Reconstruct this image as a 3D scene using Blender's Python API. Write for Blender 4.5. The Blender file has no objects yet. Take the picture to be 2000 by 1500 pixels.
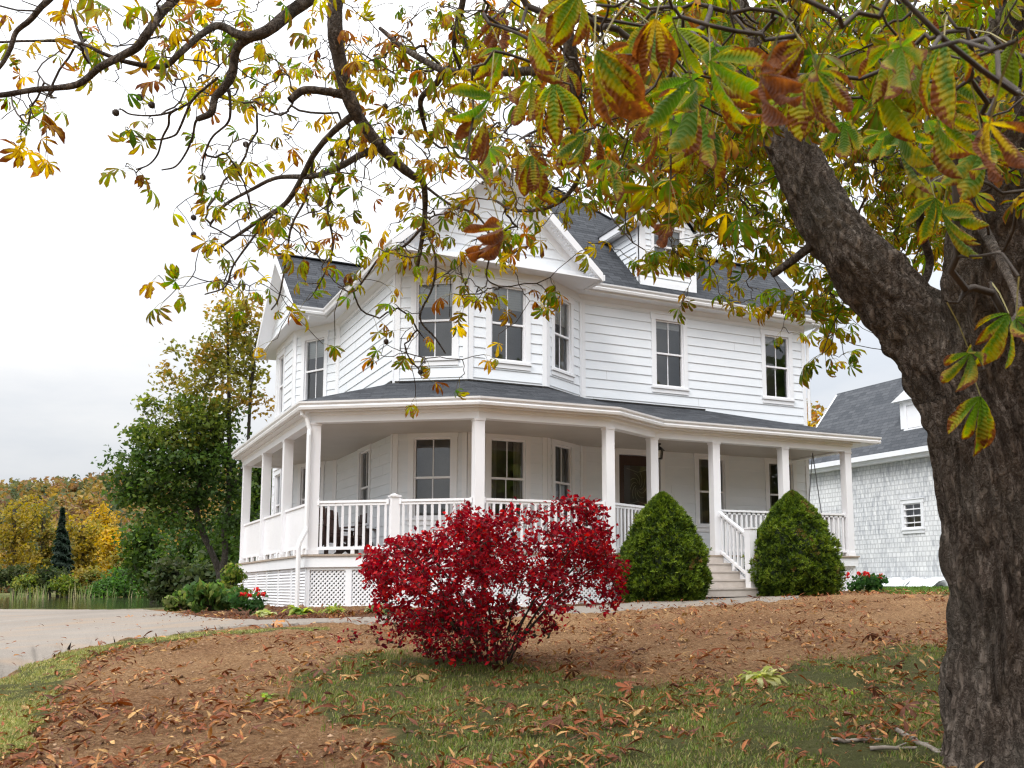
import bpy, bmesh, math, random
import numpy as np
from mathutils import Vector, Matrix, kdtree, noise

random.seed(7); np.random.seed(7)
C = bpy.context.scene.collection
R = math.radians

# ------------------------------------------------------------------ camera
# world frame: X along the house front, Y away from the viewer, Z up, z = 0 at the porch deck
FPX, PX, PY = 1933.2, 1176.0, 885.3           # focal length and principal point, in 2000x1500 pixels
CM = np.array([[0.87657537, 0.05458807, 0.47815873],
               [-0.48117178, 0.11892103, 0.8685226],
               [-0.00945215, -0.991402, 0.13050948]])
CAMZ = -0.579
cam_d = bpy.data.cameras.new('camera'); cam = bpy.data.objects.new('camera', cam_d); C.objects.link(cam)
mw = Matrix.Identity(4)
for i in range(3):
    mw[i][0] = CM[i][0]; mw[i][1] = -CM[i][1]; mw[i][2] = -CM[i][2]
mw[2][3] = CAMZ
cam.matrix_world = mw
cam_d.sensor_width = 36; cam_d.lens = FPX / 2000 * 36
cam_d.shift_x = -(PX - 1000) / 2000; cam_d.shift_y = (PY - 750) / 2000
cam_d.clip_start = 0.1; cam_d.clip_end = 3000
cam_d.dof.use_dof = True; cam_d.dof.focus_distance = 16.5; cam_d.dof.aperture_fstop = 9
bpy.context.scene.camera = cam

# ------------------------------------------------------------------ light
SUN_EL, SUN_AZ = 48, 205        # soft overcast sun, from the left and a little in front of the house
w = bpy.data.worlds.new('World'); bpy.context.scene.world = w; w.use_nodes = True
nt = w.node_tree; N = nt.nodes; LK = nt.links
bg = N['Background']; bg.inputs['Strength'].default_value = 0.12
sky = N.new('ShaderNodeTexSky'); sky.sky_type = 'NISHITA'; sky.sun_disc = False
sky.sun_elevation = R(SUN_EL); sky.sun_rotation = R(245); sky.altitude = 50; sky.dust_density = 2
tc = N.new('ShaderNodeTexCoord')
mp = N.new('ShaderNodeMapping'); mp.inputs['Scale'].default_value = (1.3, 1.3, 4.2)
LK.new(tc.outputs['Generated'], mp.inputs['Vector'])
nz = N.new('ShaderNodeTexNoise'); nz.inputs['Scale'].default_value = 1.7; nz.inputs['Detail'].default_value = 6
nz.inputs['Roughness'].default_value = 0.55
LK.new(mp.outputs['Vector'], nz.inputs['Vector'])
rmp = N.new('ShaderNodeValToRGB'); rmp.color_ramp.elements[0].position = 0.36; rmp.color_ramp.elements[1].position = 0.64
rmp.color_ramp.elements[0].color = (0.73, 0.77, 0.83, 1); rmp.color_ramp.elements[1].color = (1, 0.995, 0.99, 1)
LK.new(nz.outputs['Fac'], rmp.inputs['Fac'])
sx = N.new('ShaderNodeSeparateXYZ'); LK.new(tc.outputs['Generated'], sx.inputs[0])
el = N.new('ShaderNodeMapRange'); el.inputs['From Min'].default_value = 0.0; el.inputs['From Max'].default_value = 1.0
el.inputs['To Min'].default_value = 6.1; el.inputs['To Max'].default_value = 40
pw = N.new('ShaderNodeMath'); pw.operation = 'POWER'; pw.use_clamp = True; pw.inputs[1].default_value = 1.9
LK.new(sx.outputs['Z'], pw.inputs[0]); LK.new(pw.outputs[0], el.inputs['Value'])
ml = N.new('ShaderNodeVectorMath'); ml.operation = 'SCALE'
LK.new(rmp.outputs['Color'], ml.inputs[0]); LK.new(el.outputs['Result'], ml.inputs['Scale'])
mx = N.new('ShaderNodeMix'); mx.data_type = 'RGBA'; mx.inputs[0].default_value = 0.93
LK.new(sky.outputs['Color'], mx.inputs[6]); LK.new(ml.outputs['Vector'], mx.inputs[7])
LK.new(mx.outputs[2], bg.inputs['Color'])
sd = bpy.data.lights.new('sun', 'SUN'); sd.energy = 1.5; sd.angle = R(22); sd.color = (1, 0.96, 0.9)
so = bpy.data.objects.new('sun', sd); C.objects.link(so)
sdir = Vector((-0.62, -0.42, math.tan(R(SUN_EL)) * math.hypot(0.62, 0.42)))
so.rotation_euler = sdir.to_track_quat('Z', 'Y').to_euler(); so.location = (-20, -10, 30)
vs = bpy.context.scene.view_settings
vs.view_transform = 'Standard'; vs.look = 'None'; vs.exposure = 0.25; vs.gamma = 1
bpy.context.scene.cycles.max_bounces = 8; bpy.context.scene.cycles.transparent_max_bounces = 12
bpy.context.scene.cycles.sample_clamp_indirect = 4
bpy.context.scene.cycles.use_denoising = True; bpy.context.scene.cycles.denoiser = 'OPENIMAGEDENOISE'; bpy.context.scene.cycles.denoising_input_passes = 'RGB_ALBEDO_NORMAL'; bpy.context.scene.cycles.denoising_prefilter = 'NONE'; bpy.context.scene.cycles.filter_width = 1.3; bpy.context.scene.cycles.use_adaptive_sampling = False

# ------------------------------------------------------------------ helpers
def unproj(px, py, zc):
    v = CM @ np.array([(px - PX) / FPX * zc, (py - PY) / FPX * zc, zc])
    return np.array([v[0], v[1], v[2] + CAMZ])
def raydir(px, py): return CM @ np.array([(px - PX) / FPX, (py - PY) / FPX, 1.0])
def on_y(px, py, Y): v = raydir(px, py); v = v * (Y / v[1]); return np.array([v[0], v[1], v[2] + CAMZ])
def on_x(px, py, X): v = raydir(px, py); v = v * (X / v[0]); return np.array([v[0], v[1], v[2] + CAMZ])
def proj(P):
    P = np.asarray(P, float).copy(); P[..., 2] -= CAMZ
    v = P @ CM
    return np.stack([v[..., 0] / v[..., 2] * FPX + PX, v[..., 1] / v[..., 2] * FPX + PY, v[..., 2]], -1)
def sst(a, b, x):
    t = np.clip((np.asarray(x, float) - a) / (b - a), 0, 1); return t * t * (3 - 2 * t)
GZ = np.array([(-600, -2.2), (-5, -2.15), (0, -2.1), (6.3, -1.76), (10.6, -1.45), (16, -1.08), (18.5, -0.98), (22, -0.95), (900, -0.95)], float)
def ground_z(x, y):
    x = np.asarray(x, float); y = np.asarray(y, float)
    zc = 0.4782 * x + 0.8685 * y; lat = 0.8766 * x - 0.4812 * y
    z = np.interp(zc, GZ[:, 0], GZ[:, 1])
    z = z - 0.3 * sst(-5, -15, lat) * sst(8, 16, zc) + 0.1 * sst(-1, 5, lat) * sst(14, 19, zc)
    z = z - 0.75 * sst(33.5, 38, zc) * sst(94, 85, zc) * sst(-9, -13, lat)
    z = z + 0.35 * sst(26, 34, zc) * sst(6, 12, lat)
    z = z + 0.03 * np.sin(x * 0.9 + 0.4 * y) * np.sin(y * 0.7 - 0.3 * x)
    return z
def on_ground(px, py):
    v = raydir(px, py); t = 3.0
    for _ in range(400):
        if v[2] * t + CAMZ <= ground_z(v[0] * t, v[1] * t): break
        t *= 1.012
    return np.array([v[0] * t, v[1] * t, float(ground_z(v[0] * t, v[1] * t))])

def tag(o, label=None, cat=None, group=None, kind=None):
    if label: o['label'] = label
    if cat: o['category'] = cat
    if group: o['group'] = group
    if kind: o['kind'] = kind
    return o
def empty(name, loc, label=None, cat=None, group=None):
    o = bpy.data.objects.new(name, None); o.location = loc; o.empty_display_size = 0.2
    C.objects.link(o); return tag(o, label, cat, group)
def link(o, parent):
    C.objects.link(o)
    if parent is not None:
        o.parent = parent
        p = Matrix.Identity(4); q = parent
        chain = []
        while q is not None: chain.append(q); q = q.parent
        m = Matrix.Identity(4)
        for q in reversed(chain): m = m @ q.matrix_parent_inverse @ q.matrix_basis
        o.matrix_parent_inverse = m.inverted()
    return o
def children(o): return [c for c in bpy.data.objects if c.parent is o]
def copy_tree(o, parent=None):
    c = o.copy(); C.objects.link(c)
    if parent is not None: c.parent = parent
    for ch in children(o): copy_tree(ch, c)
    return c

class MB:
    def __init__(s): s.v = []; s.f = []; s.m = []; s.uv = []
    def face(s, pts, m=0, uv=None):
        i = len(s.v); s.v += [tuple(map(float, p)) for p in pts]; n = len(pts)
        s.f.append(tuple(range(i, i + n))); s.m.append(m)
        s.uv += [tuple(q) for q in uv] if uv is not None else [(0, 0)] * n
    def obox(s, c, a, b, d, m=0):
        c, a, b, d = (np.asarray(q, float) for q in (c, a, b, d))
        P = [c + i * a + j * b + k * d for i in (-1, 1) for j in (-1, 1) for k in (-1, 1)]
        la, lb, ld = (2 * np.linalg.norm(q) for q in (a, b, d))
        for q, (u, v) in (((0, 1, 3, 2), (ld, lb)), ((4, 6, 7, 5), (lb, ld)), ((0, 4, 5, 1), (la, ld)), ((2, 3, 7, 6), (ld, la)), ((0, 2, 6, 4), (lb, la)), ((1, 5, 7, 3), (la, lb))):
            s.face([P[t] for t in q], m, [(0, 0), (u, 0), (u, v), (0, v)])
    def box(s, p, q, m=0):
        p = np.array(p, float); q = np.array(q, float); c = (p + q) / 2; h = (q - p) / 2
        s.obox(c, (h[0], 0, 0), (0, h[1], 0), (0, 0, h[2]), m)
    def bar(s, p, q, w, h, up=(0, 0, 1), m=0):
        p = np.array(p, float); q = np.array(q, float); d = q - p; L = np.linalg.norm(d); d = d / L
        up = np.array(up, float); side = np.cross(d, up); side /= np.linalg.norm(side); u = np.cross(side, d)
        s.obox((p + q) / 2, d * L / 2, side * w / 2, u * h / 2, m)
    def tube(s, pts, rad, n=8, m=0, cap=True):
        pts = [np.array(p, float) for p in pts]; k = len(pts)
        if np.isscalar(rad): rad = [rad] * k
        rings = []; ref = np.array([0.31, 0.2, 0.93])
        for i in range(k):
            t = pts[min(i + 1, k - 1)] - pts[max(i - 1, 0)]; t = t / (np.linalg.norm(t) + 1e-9)
            a = ref - t * (ref @ t)
            if np.linalg.norm(a) < 0.1: a = np.cross(t, (1, 0, 0))
            a = a / np.linalg.norm(a); b = np.cross(t, a); ref = a
            st = len(s.v)
            for j in range(n):
                th = 2 * math.pi * j / n; s.v.append(tuple(pts[i] + rad[i] * (math.cos(th) * a + math.sin(th) * b)))
            rings.append(st)
        for i in range(k - 1):
            for j in range(n):
                a0, a1 = rings[i] + j, rings[i] + (j + 1) % n; b0, b1 = rings[i + 1] + j, rings[i + 1] + (j + 1) % n
                s.f.append((a0, a1, b1, b0)); s.m.append(m); s.uv += [(0, 0)] * 4
        if cap:
            for r, rev in ((rings[0], True), (rings[-1], False)):
                q = [r + j for j in range(n)]; s.f.append(tuple(reversed(q) if rev else q)); s.m.append(m); s.uv += [(0, 0)] * n
    def prism(s, poly, off, m=0):
        """polygon (3d points) extruded by vector off"""
        P = [np.array(p, float) for p in poly]; off = np.array(off, float); n = len(P)
        s.face(P[::-1], m); s.face([p + off for p in P], m)
        for i in range(n):
            a, b = P[i], P[(i + 1) % n]; s.face([a, b, b + off, a + off], m)
    def lathe(s, prof, c, n=14, m=0):
        for i in range(len(prof) - 1):
            (r0, z0), (r1, z1) = prof[i], prof[i + 1]
            for j in range(n):
                a, b = 2 * math.pi * j / n, 2 * math.pi * (j + 1) / n
                q = [(c[0] + r0 * math.cos(a), c[1] + r0 * math.sin(a), c[2] + z0), (c[0] + r0 * math.cos(b), c[1] + r0 * math.sin(b), c[2] + z0),
                     (c[0] + r1 * math.cos(b), c[1] + r1 * math.sin(b), c[2] + z1), (c[0] + r1 * math.cos(a), c[1] + r1 * math.sin(a), c[2] + z1)]
                s.face(q, m)
    def sweep(s, line, prof, m=0, closed=False):
        """profile [(out, z)] (closed ring) along a plan polyline [(x,y,z)]; 'out' is to the right of the travel direction"""
        P = [np.array(p, float) for p in line]; k = len(P); rings = []
        for i in range(k):
            d0 = P[i] - P[i - 1] if i > 0 else P[1] - P[0]; d1 = P[i + 1] - P[i] if i < k - 1 else P[i] - P[i - 1]
            d0 = d0[:2] / np.linalg.norm(d0[:2]); d1 = d1[:2] / np.linalg.norm(d1[:2])
            n0 = np.array([d0[1], -d0[0]]); n1 = np.array([d1[1], -d1[0]]); mi = n0 + n1; mi = mi / (mi @ mi) * 2
            rings.append([np.array([P[i][0] + o * mi[0], P[i][1] + o * mi[1], P[i][2] + z]) for o, z in prof])
        q = len(prof)
        for i in range(k - 1):
            for j in range(q):
                s.face([rings[i][j], rings[i + 1][j], rings[i + 1][(j + 1) % q], rings[i][(j + 1) % q]], m)
        s.face(rings[0][::-1], m); s.face(rings[-1], m)
    def build(s, name, mats, parent=None, smooth=False):
        me = bpy.data.meshes.new(name); me.from_pydata(s.v, [], s.f)
        for mt in (mats if isinstance(mats, (list, tuple)) else [mats]): me.materials.append(mt)
        me.polygons.foreach_set('material_index', s.m)
        u = me.uv_layers.new(name='UVMap'); u.data.foreach_set('uv', [c for q in s.uv for c in q])
        bm = bmesh.new(); bm.from_mesh(me)
        bmesh.ops.remove_doubles(bm, verts=bm.verts, dist=1e-5) if smooth else None
        bmesh.ops.recalc_face_normals(bm, faces=bm.faces) if smooth else None
        bm.to_mesh(me); bm.free()
        if smooth: me.polygons.foreach_set('use_smooth', [True] * len(me.polygons))
        me.update()
        return link(bpy.data.objects.new(name, me), parent)

def np_obj(name, V, F, mats, parent=None, col=None, uv=None, smooth=False, mi=None):
    V = np.asarray(V, np.float32); F = np.asarray(F, np.int32); n, k = F.shape
    me = bpy.data.meshes.new(name)
    me.vertices.add(len(V)); me.vertices.foreach_set('co', V.ravel())
    me.loops.add(n * k); me.loops.foreach_set('vertex_index', F.ravel())
    me.polygons.add(n); me.polygons.foreach_set('loop_start', np.arange(n, dtype=np.int32) * k)
    try: me.polygons.foreach_set('loop_total', np.full(n, k, np.int32))
    except Exception: pass
    for mt in (mats if isinstance(mats, (list, tuple)) else [mats]): me.materials.append(mt)
    if mi is not None: me.polygons.foreach_set('material_index', np.asarray(mi, np.int32))
    if smooth: me.polygons.foreach_set('use_smooth', np.ones(n, bool))
    me.update(calc_edges=True); me.validate()
    if col is not None:
        a = me.color_attributes.new('tint', 'FLOAT_COLOR', 'POINT')
        c4 = np.ones((len(V), 4), np.float32); c4[:, :3] = col; a.data.foreach_set('color', c4.ravel())
    if uv is not None:
        u = me.uv_layers.new(name='UVMap'); u.data.foreach_set('uv', np.asarray(uv, np.float32)[F.ravel()].ravel())
    return link(bpy.data.objects.new(name, me), parent)

# ------------------------------------------------------------------ materials
def nodes(m): return m.node_tree.nodes, m.node_tree.links
def newmat(name):
    m = bpy.data.materials.new(name); m.use_nodes = True
    return m, m.node_tree.nodes['Principled BSDF']
def noise_node(m, scale, detail=4, coord='Object', rough=0.6, vec_scale=None):
    n, l = nodes(m); t = n.new('ShaderNodeTexCoord'); x = n.new('ShaderNodeTexNoise')
    x.inputs['Scale'].default_value = scale; x.inputs['Detail'].default_value = detail; x.inputs['Roughness'].default_value = rough
    if vec_scale:
        q = n.new('ShaderNodeMapping'); q.inputs['Scale'].default_value = vec_scale
        l.new(t.outputs[coord], q.inputs['Vector']); l.new(q.outputs['Vector'], x.inputs['Vector'])
    else: l.new(t.outputs[coord], x.inputs['Vector'])
    return x
def ramp(m, src, stops):
    n, l = nodes(m); r = n.new('ShaderNodeValToRGB'); e = r.color_ramp.elements
    while len(e) < len(stops): e.new(0.5)
    for q, (p, c) in zip(e, stops): q.position = p; q.color = (*c, 1)
    l.new(src, r.inputs['Fac']); return r
def bump(m, src, strength, dist=0.01):
    n, l = nodes(m); b = n.new('ShaderNodeBump'); b.inputs['Strength'].default_value = strength; b.inputs['Distance'].default_value = dist
    l.new(src, b.inputs['Height']); l.new(b.outputs['Normal'], n['Principled BSDF'].inputs['Normal']); return b
def simple(name, c0, c1, scale=3, rough=0.5, bmp=0, bscale=None, detail=5, spec=0.4, vs=None):
    m, p = newmat(name); n, l = nodes(m)
    x = noise_node(m, scale, detail, vec_scale=vs); r = ramp(m, x.outputs['Fac'], [(0.3, c0), (0.7, c1)])
    l.new(r.outputs['Color'], p.inputs['Base Color']); p.inputs['Roughness'].default_value = rough
    p.inputs['Specular IOR Level'].default_value = spec
    if bmp: b = noise_node(m, bscale or scale * 4, 6); bump(m, b.outputs['Fac'], bmp)
    return m
def mixc(m, fac, a, b, mode='MIX'):
    n, l = nodes(m); x = n.new('ShaderNodeMix'); x.data_type = 'RGBA'; x.blend_type = mode
    for s, q in ((0, fac), (6, a), (7, b)):
        if hasattr(q, 'links') or hasattr(q, 'is_linked'): l.new(q, x.inputs[s])
        elif s == 0: x.inputs[0].default_value = q
        else: x.inputs[s].default_value = (*q, 1)
    return x.outputs[2]
def shingle(name, c0, c1, w=0.32, h=0.145, mortar=0.006, bstr=0.5):
    m, p = newmat(name); n, l = nodes(m)
    t = n.new('ShaderNodeTexCoord'); b = n.new('ShaderNodeTexBrick')
    b.inputs['Color1'].default_value = (*c0, 1); b.inputs['Color2'].default_value = (*c1, 1)
    b.inputs['Mortar'].default_value = tuple(0.45 * q for q in c0) + (1,)
    b.inputs['Scale'].default_value = 1; b.inputs['Mortar Size'].default_value = mortar; b.inputs['Bias'].default_value = 0
    b.inputs['Brick Width'].default_value = w; b.inputs['Row Height'].default_value = h; b.offset = 0.37; b.squash_frequency = 3; b.squash = 0.7
    x = noise_node(m, 1.1, 3); sc = n.new('ShaderNodeVectorMath')
    l.new(t.outputs['UV'], b.inputs['Vector'])
    g = noise_node(m, 60, 3)
    c = mixc(m, 0.22, b.outputs['Color'], ramp(m, x.outputs['Fac'], [(0.3, c0), (0.75, c1)]).outputs['Color'])
    c = mixc(m, 0.25, c, ramp(m, g.outputs['Fac'], [(0.3, tuple(0.5 * q for q in c0)), (0.7, tuple(1.35 * q for q in c1))]).outputs['Color'])
    l.new(c, p.inputs['Base Color']); p.inputs['Roughness'].default_value = 0.9; p.inputs['Specular IOR Level'].default_value = 0.15
    # saw-tooth course height: every course steps out at its lower edge
    sp = n.new('ShaderNodeSeparateXYZ'); l.new(t.outputs['UV'], sp.inputs[0])
    md = n.new('ShaderNodeMath'); md.operation = 'FLOORED_MODULO'; md.inputs[1].default_value = h; l.new(sp.outputs['Y'], md.inputs[0])
    dv = n.new('ShaderNodeMath'); dv.operation = 'DIVIDE'; dv.inputs[1].default_value = -h; l.new(md.outputs[0], dv.inputs[0])
    ad = n.new('ShaderNodeMath'); ad.operation = 'ADD'; l.new(dv.outputs[0], ad.inputs[0]); l.new(b.outputs['Fac'], ad.inputs[1])
    bp = bump(m, ad.outputs[0], bstr, 0.02)
    return m

M = {}
M['siding'] = simple('siding_paint', (0.73, 0.77, 0.815), (0.79, 0.82, 0.86), 1.3, 0.5, 0.06, 40, spec=0.3, vs=(1, 1, 3))
M['trim'] = simple('trim_paint', (0.77, 0.785, 0.815), (0.82, 0.83, 0.86), 2.0, 0.42, 0.03, 30, spec=0.35)
M['gutter'] = simple('gutter_metal', (0.74, 0.75, 0.77), (0.82, 0.82, 0.83), 3.0, 0.3, spec=0.5)
M['vinyl'] = simple('vinyl_rail', (0.80, 0.80, 0.83), (0.84, 0.84, 0.86), 2.0, 0.35, spec=0.45)
M['ceiling'] = simple('porch_ceiling_shaded', (0.44, 0.41, 0.37), (0.50, 0.47, 0.43), 1.5, 0.5)  # beige lowered to darken the porch: part of its shade is in this colour
M['roof'] = shingle('asphalt_shingles', (0.013, 0.015, 0.019), (0.062, 0.066, 0.074), bstr=1.0)
M['roof2'] = shingle('weathered_shingles', (0.042, 0.047, 0.055), (0.095, 0.10, 0.11))
M['deck'] = simple('deck_boards', (0.30, 0.24, 0.19), (0.42, 0.35, 0.29), 6, 0.6, 0.1, 60, vs=(1, 12, 1))
M['step'] = simple('composite_steps', (0.46, 0.41, 0.37), (0.56, 0.51, 0.47), 5, 0.6, 0.08, 60, vs=(1, 10, 1))
M['found'] = simple('foundation_concrete', (0.20, 0.19, 0.18), (0.28, 0.27, 0.26), 4, 0.9, 0.2)
M['dark'] = simple('dark_room', (0.20, 0.195, 0.19), (0.28, 0.27, 0.265), 2, 0.9)
M['blind'] = simple('white_blind', (0.68, 0.70, 0.70), (0.75, 0.76, 0.76), 3, 0.8)
M['curtain'] = simple('sheer_curtain', (0.5, 0.5, 0.49), (0.62, 0.62, 0.6), 20, 0.9, vs=(1, 1, 0.05))
M['door'] = simple('dark_brown_door', (0.028, 0.013, 0.009), (0.05, 0.022, 0.014), 9, 0.4, 0.05, vs=(6, 6, 0.6))
M['black'] = simple('black_iron', (0.012, 0.011, 0.011), (0.025, 0.022, 0.02), 30, 0.5)
M['chairwood'] = simple('dark_brown_wood', (0.035, 0.018, 0.015), (0.07, 0.035, 0.03), 12, 0.5, vs=(1, 1, 6))
M['chain'] = simple('steel_chain', (0.10, 0.10, 0.11), (0.2, 0.2, 0.21), 40, 0.4)
M['terra'] = simple('terracotta', (0.25, 0.10, 0.06), (0.32, 0.14, 0.08), 8, 0.8)
m, p = newmat('window_glass'); n, l = nodes(m)
n.remove(p); o = n['Material Output']; g = n.new('ShaderNodeBsdfGlossy'); g.inputs['Roughness'].default_value = 0.015; g.inputs['Color'].default_value = (0.93, 0.96, 1, 1)
t = n.new('ShaderNodeBsdfTransparent'); t.inputs['Color'].default_value = (0.93, 0.95, 0.95, 1)
fr = n.new('ShaderNodeFresnel'); fr.inputs['IOR'].default_value = 1.9
ws = noise_node(m, 1.6, 1); bb = n.new('ShaderNodeBump'); bb.inputs['Strength'].default_value = 0.02; bb.inputs['Distance'].default_value = 0.05
l.new(ws.outputs['Fac'], bb.inputs['Height']); l.new(bb.outputs['Normal'], g.inputs['Normal'])
mixs = n.new('ShaderNodeMixShader'); l.new(fr.outputs[0], mixs.inputs[0]); l.new(t.outputs[0], mixs.inputs[1]); l.new(g.outputs[0], mixs.inputs[2]); l.new(mixs.outputs[0], o.inputs[0])
M['glass'] = m
m, p = newmat('lamp_glass'); p.inputs['Base Color'].default_value = (0.75, 0.72, 0.66, 1); p.inputs['Roughness'].default_value = 0.25
x = noise_node(m, 25, 2); l2 = nodes(m)[1]; l2.new(ramp(m, x.outputs['Fac'], [(0.3, (0.62, 0.58, 0.52)), (0.7, (0.8, 0.78, 0.72))]).outputs['Color'], p.inputs['Base Color'])
M['lampglass'] = m

def leafmat(name, trans=0.35, rough=0.55, nscale=25, namp=0.25, spec=0.25):
    m, p = newmat(name); n, l = nodes(m)
    a = n.new('ShaderNodeAttribute'); a.attribute_name = 'tint'
    x = noise_node(m, nscale, 3)
    k = ramp(m, x.outputs['Fac'], [(0.25, (1 - namp,) * 3), (0.75, (1 + namp,) * 3)])
    c = mixc(m, 1.0, a.outputs['Color'], k.outputs['Color'], 'MULTIPLY')
    l.new(c, p.inputs['Base Color']); p.inputs['Roughness'].default_value = rough; p.inputs['Specular IOR Level'].default_value = spec
    tr = n.new('ShaderNodeBsdfTranslucent'); hs = n.new('ShaderNodeHueSaturation'); hs.inputs['Saturation'].default_value = 1.15; hs.inputs['Value'].default_value = 1.75
    l.new(c, hs.inputs['Color']); l.new(hs.outputs['Color'], tr.inputs['Color'])
    ms = n.new('ShaderNodeMixShader'); ms.inputs[0].default_value = trans
    l.new(p.outputs[0], ms.inputs[1]); l.new(tr.outputs[0], ms.inputs[2]); l.new(ms.outputs[0], n['Material Output'].inputs[0])
    return m
M['leaf'] = leafmat('autumn_leaf', 0.52, 0.6, 18, 0.3, 0.12); M['litter'] = leafmat('dry_leaf', 0.1, 0.7, 40, 0.3, 0.2); M['grass'] = leafmat('grass_blade', 0.3, 0.6, 2, 0.3, 0.2)
M['redleaf'] = leafmat('red_leaf', 0.25, 0.6, 12, 0.35, 0.12); M['needle'] = leafmat('spruce_needle', 0.15, 0.6, 9, 0.3, 0.2)
M['far'] = leafmat('tree_leaf', 0.35, 0.6, 1.2, 0.3, 0.2); M['petal'] = leafmat('flower_petal', 0.3, 0.6, 30, 0.15)
def bark(name, c0, c1, c2, sc):
    m, p = newmat(name); n, l = nodes(m)
    a = noise_node(m, 10 * sc, 12, vec_scale=(1, 1, 0.28), rough=0.72); a.inputs['Distortion'].default_value = 1.1
    b = noise_node(m, 34 * sc, 6, vec_scale=(1, 1, 0.5), rough=0.7); g = noise_node(m, 1.6, 3)
    r = ramp(m, a.outputs['Fac'], [(0.30, tuple(.35 * q for q in c0)), (0.43, c0), (0.55, c1), (0.72, c2)])
    c = mixc(m, 0.4, r.outputs['Color'], ramp(m, b.outputs['Fac'], [(0.3, c0), (0.7, c2)]).outputs['Color'])
    v = n.new('ShaderNodeTexVoronoi'); v.feature = 'DISTANCE_TO_EDGE'; v.inputs['Scale'].default_value = 21 * sc; v.inputs['Randomness'].default_value = 1
    t = n.new('ShaderNodeTexCoord'); q = n.new('ShaderNodeMapping'); q.inputs['Scale'].default_value = (1, 1, 0.27); wz = noise_node(m, 13 * sc, 5, rough=.7); s2 = n.new('ShaderNodeVectorMath'); s2.operation = 'MULTIPLY_ADD'; s2.inputs[1].default_value = (.14 / sc,) * 3
    l.new(wz.outputs['Color'], s2.inputs[0]); l.new(t.outputs['Object'], s2.inputs[2]); l.new(s2.outputs[0], q.inputs['Vector']); l.new(q.outputs['Vector'], v.inputs['Vector'])
    e = ramp(m, v.outputs['Distance'], [(0.0, (0.0,) * 3), (0.25, (1.0,) * 3)]); e2 = ramp(m, v.outputs['Distance'], [(0.0, (0.5, 0.46, 0.44)), (0.10, (1, 1, 1))])
    c = mixc(m, 1.0, c, e2.outputs['Color'], 'MULTIPLY')
    c = mixc(m, ramp(m, g.outputs['Fac'], [(0.45, (0, 0, 0)), (0.7, (0.3, 0.3, 0.3))]).outputs['Color'], c, (0.19, 0.185, 0.16))
    l.new(c, p.inputs['Base Color'])
    mm = n.new('ShaderNodeMath'); mm.operation = 'MULTIPLY_ADD'; l.new(b.outputs['Fac'], mm.inputs[0]); mm.inputs[1].default_value = 0.5; l.new(e.outputs['Color'], mm.inputs[2]); m2 = n.new('ShaderNodeMath'); m2.operation = 'MULTIPLY_ADD'; l.new(a.outputs['Fac'], m2.inputs[0]); m2.inputs[1].default_value = 1.3; l.new(mm.outputs[0], m2.inputs[2]); mm = m2
    bump(m, mm.outputs[0], 1.0, 0.035 / sc); p.inputs['Roughness'].default_value = 0.95; p.inputs['Specular IOR Level'].default_value = 0.12
    return m
M['bark'] = bark('chestnut_bark', (0.072, 0.052, 0.041), (0.195, 0.150, 0.122), (0.36, 0.305, 0.262), 1.0)
M['twig'] = simple('twig_bark', (0.03, 0.022, 0.018), (0.075, 0.058, 0.046), 14, 0.9)
M['bark2'] = bark('grey_bark', (0.06, 0.05, 0.04), (0.13, 0.115, 0.10), (0.22, 0.2, 0.18), 1.2)

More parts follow.
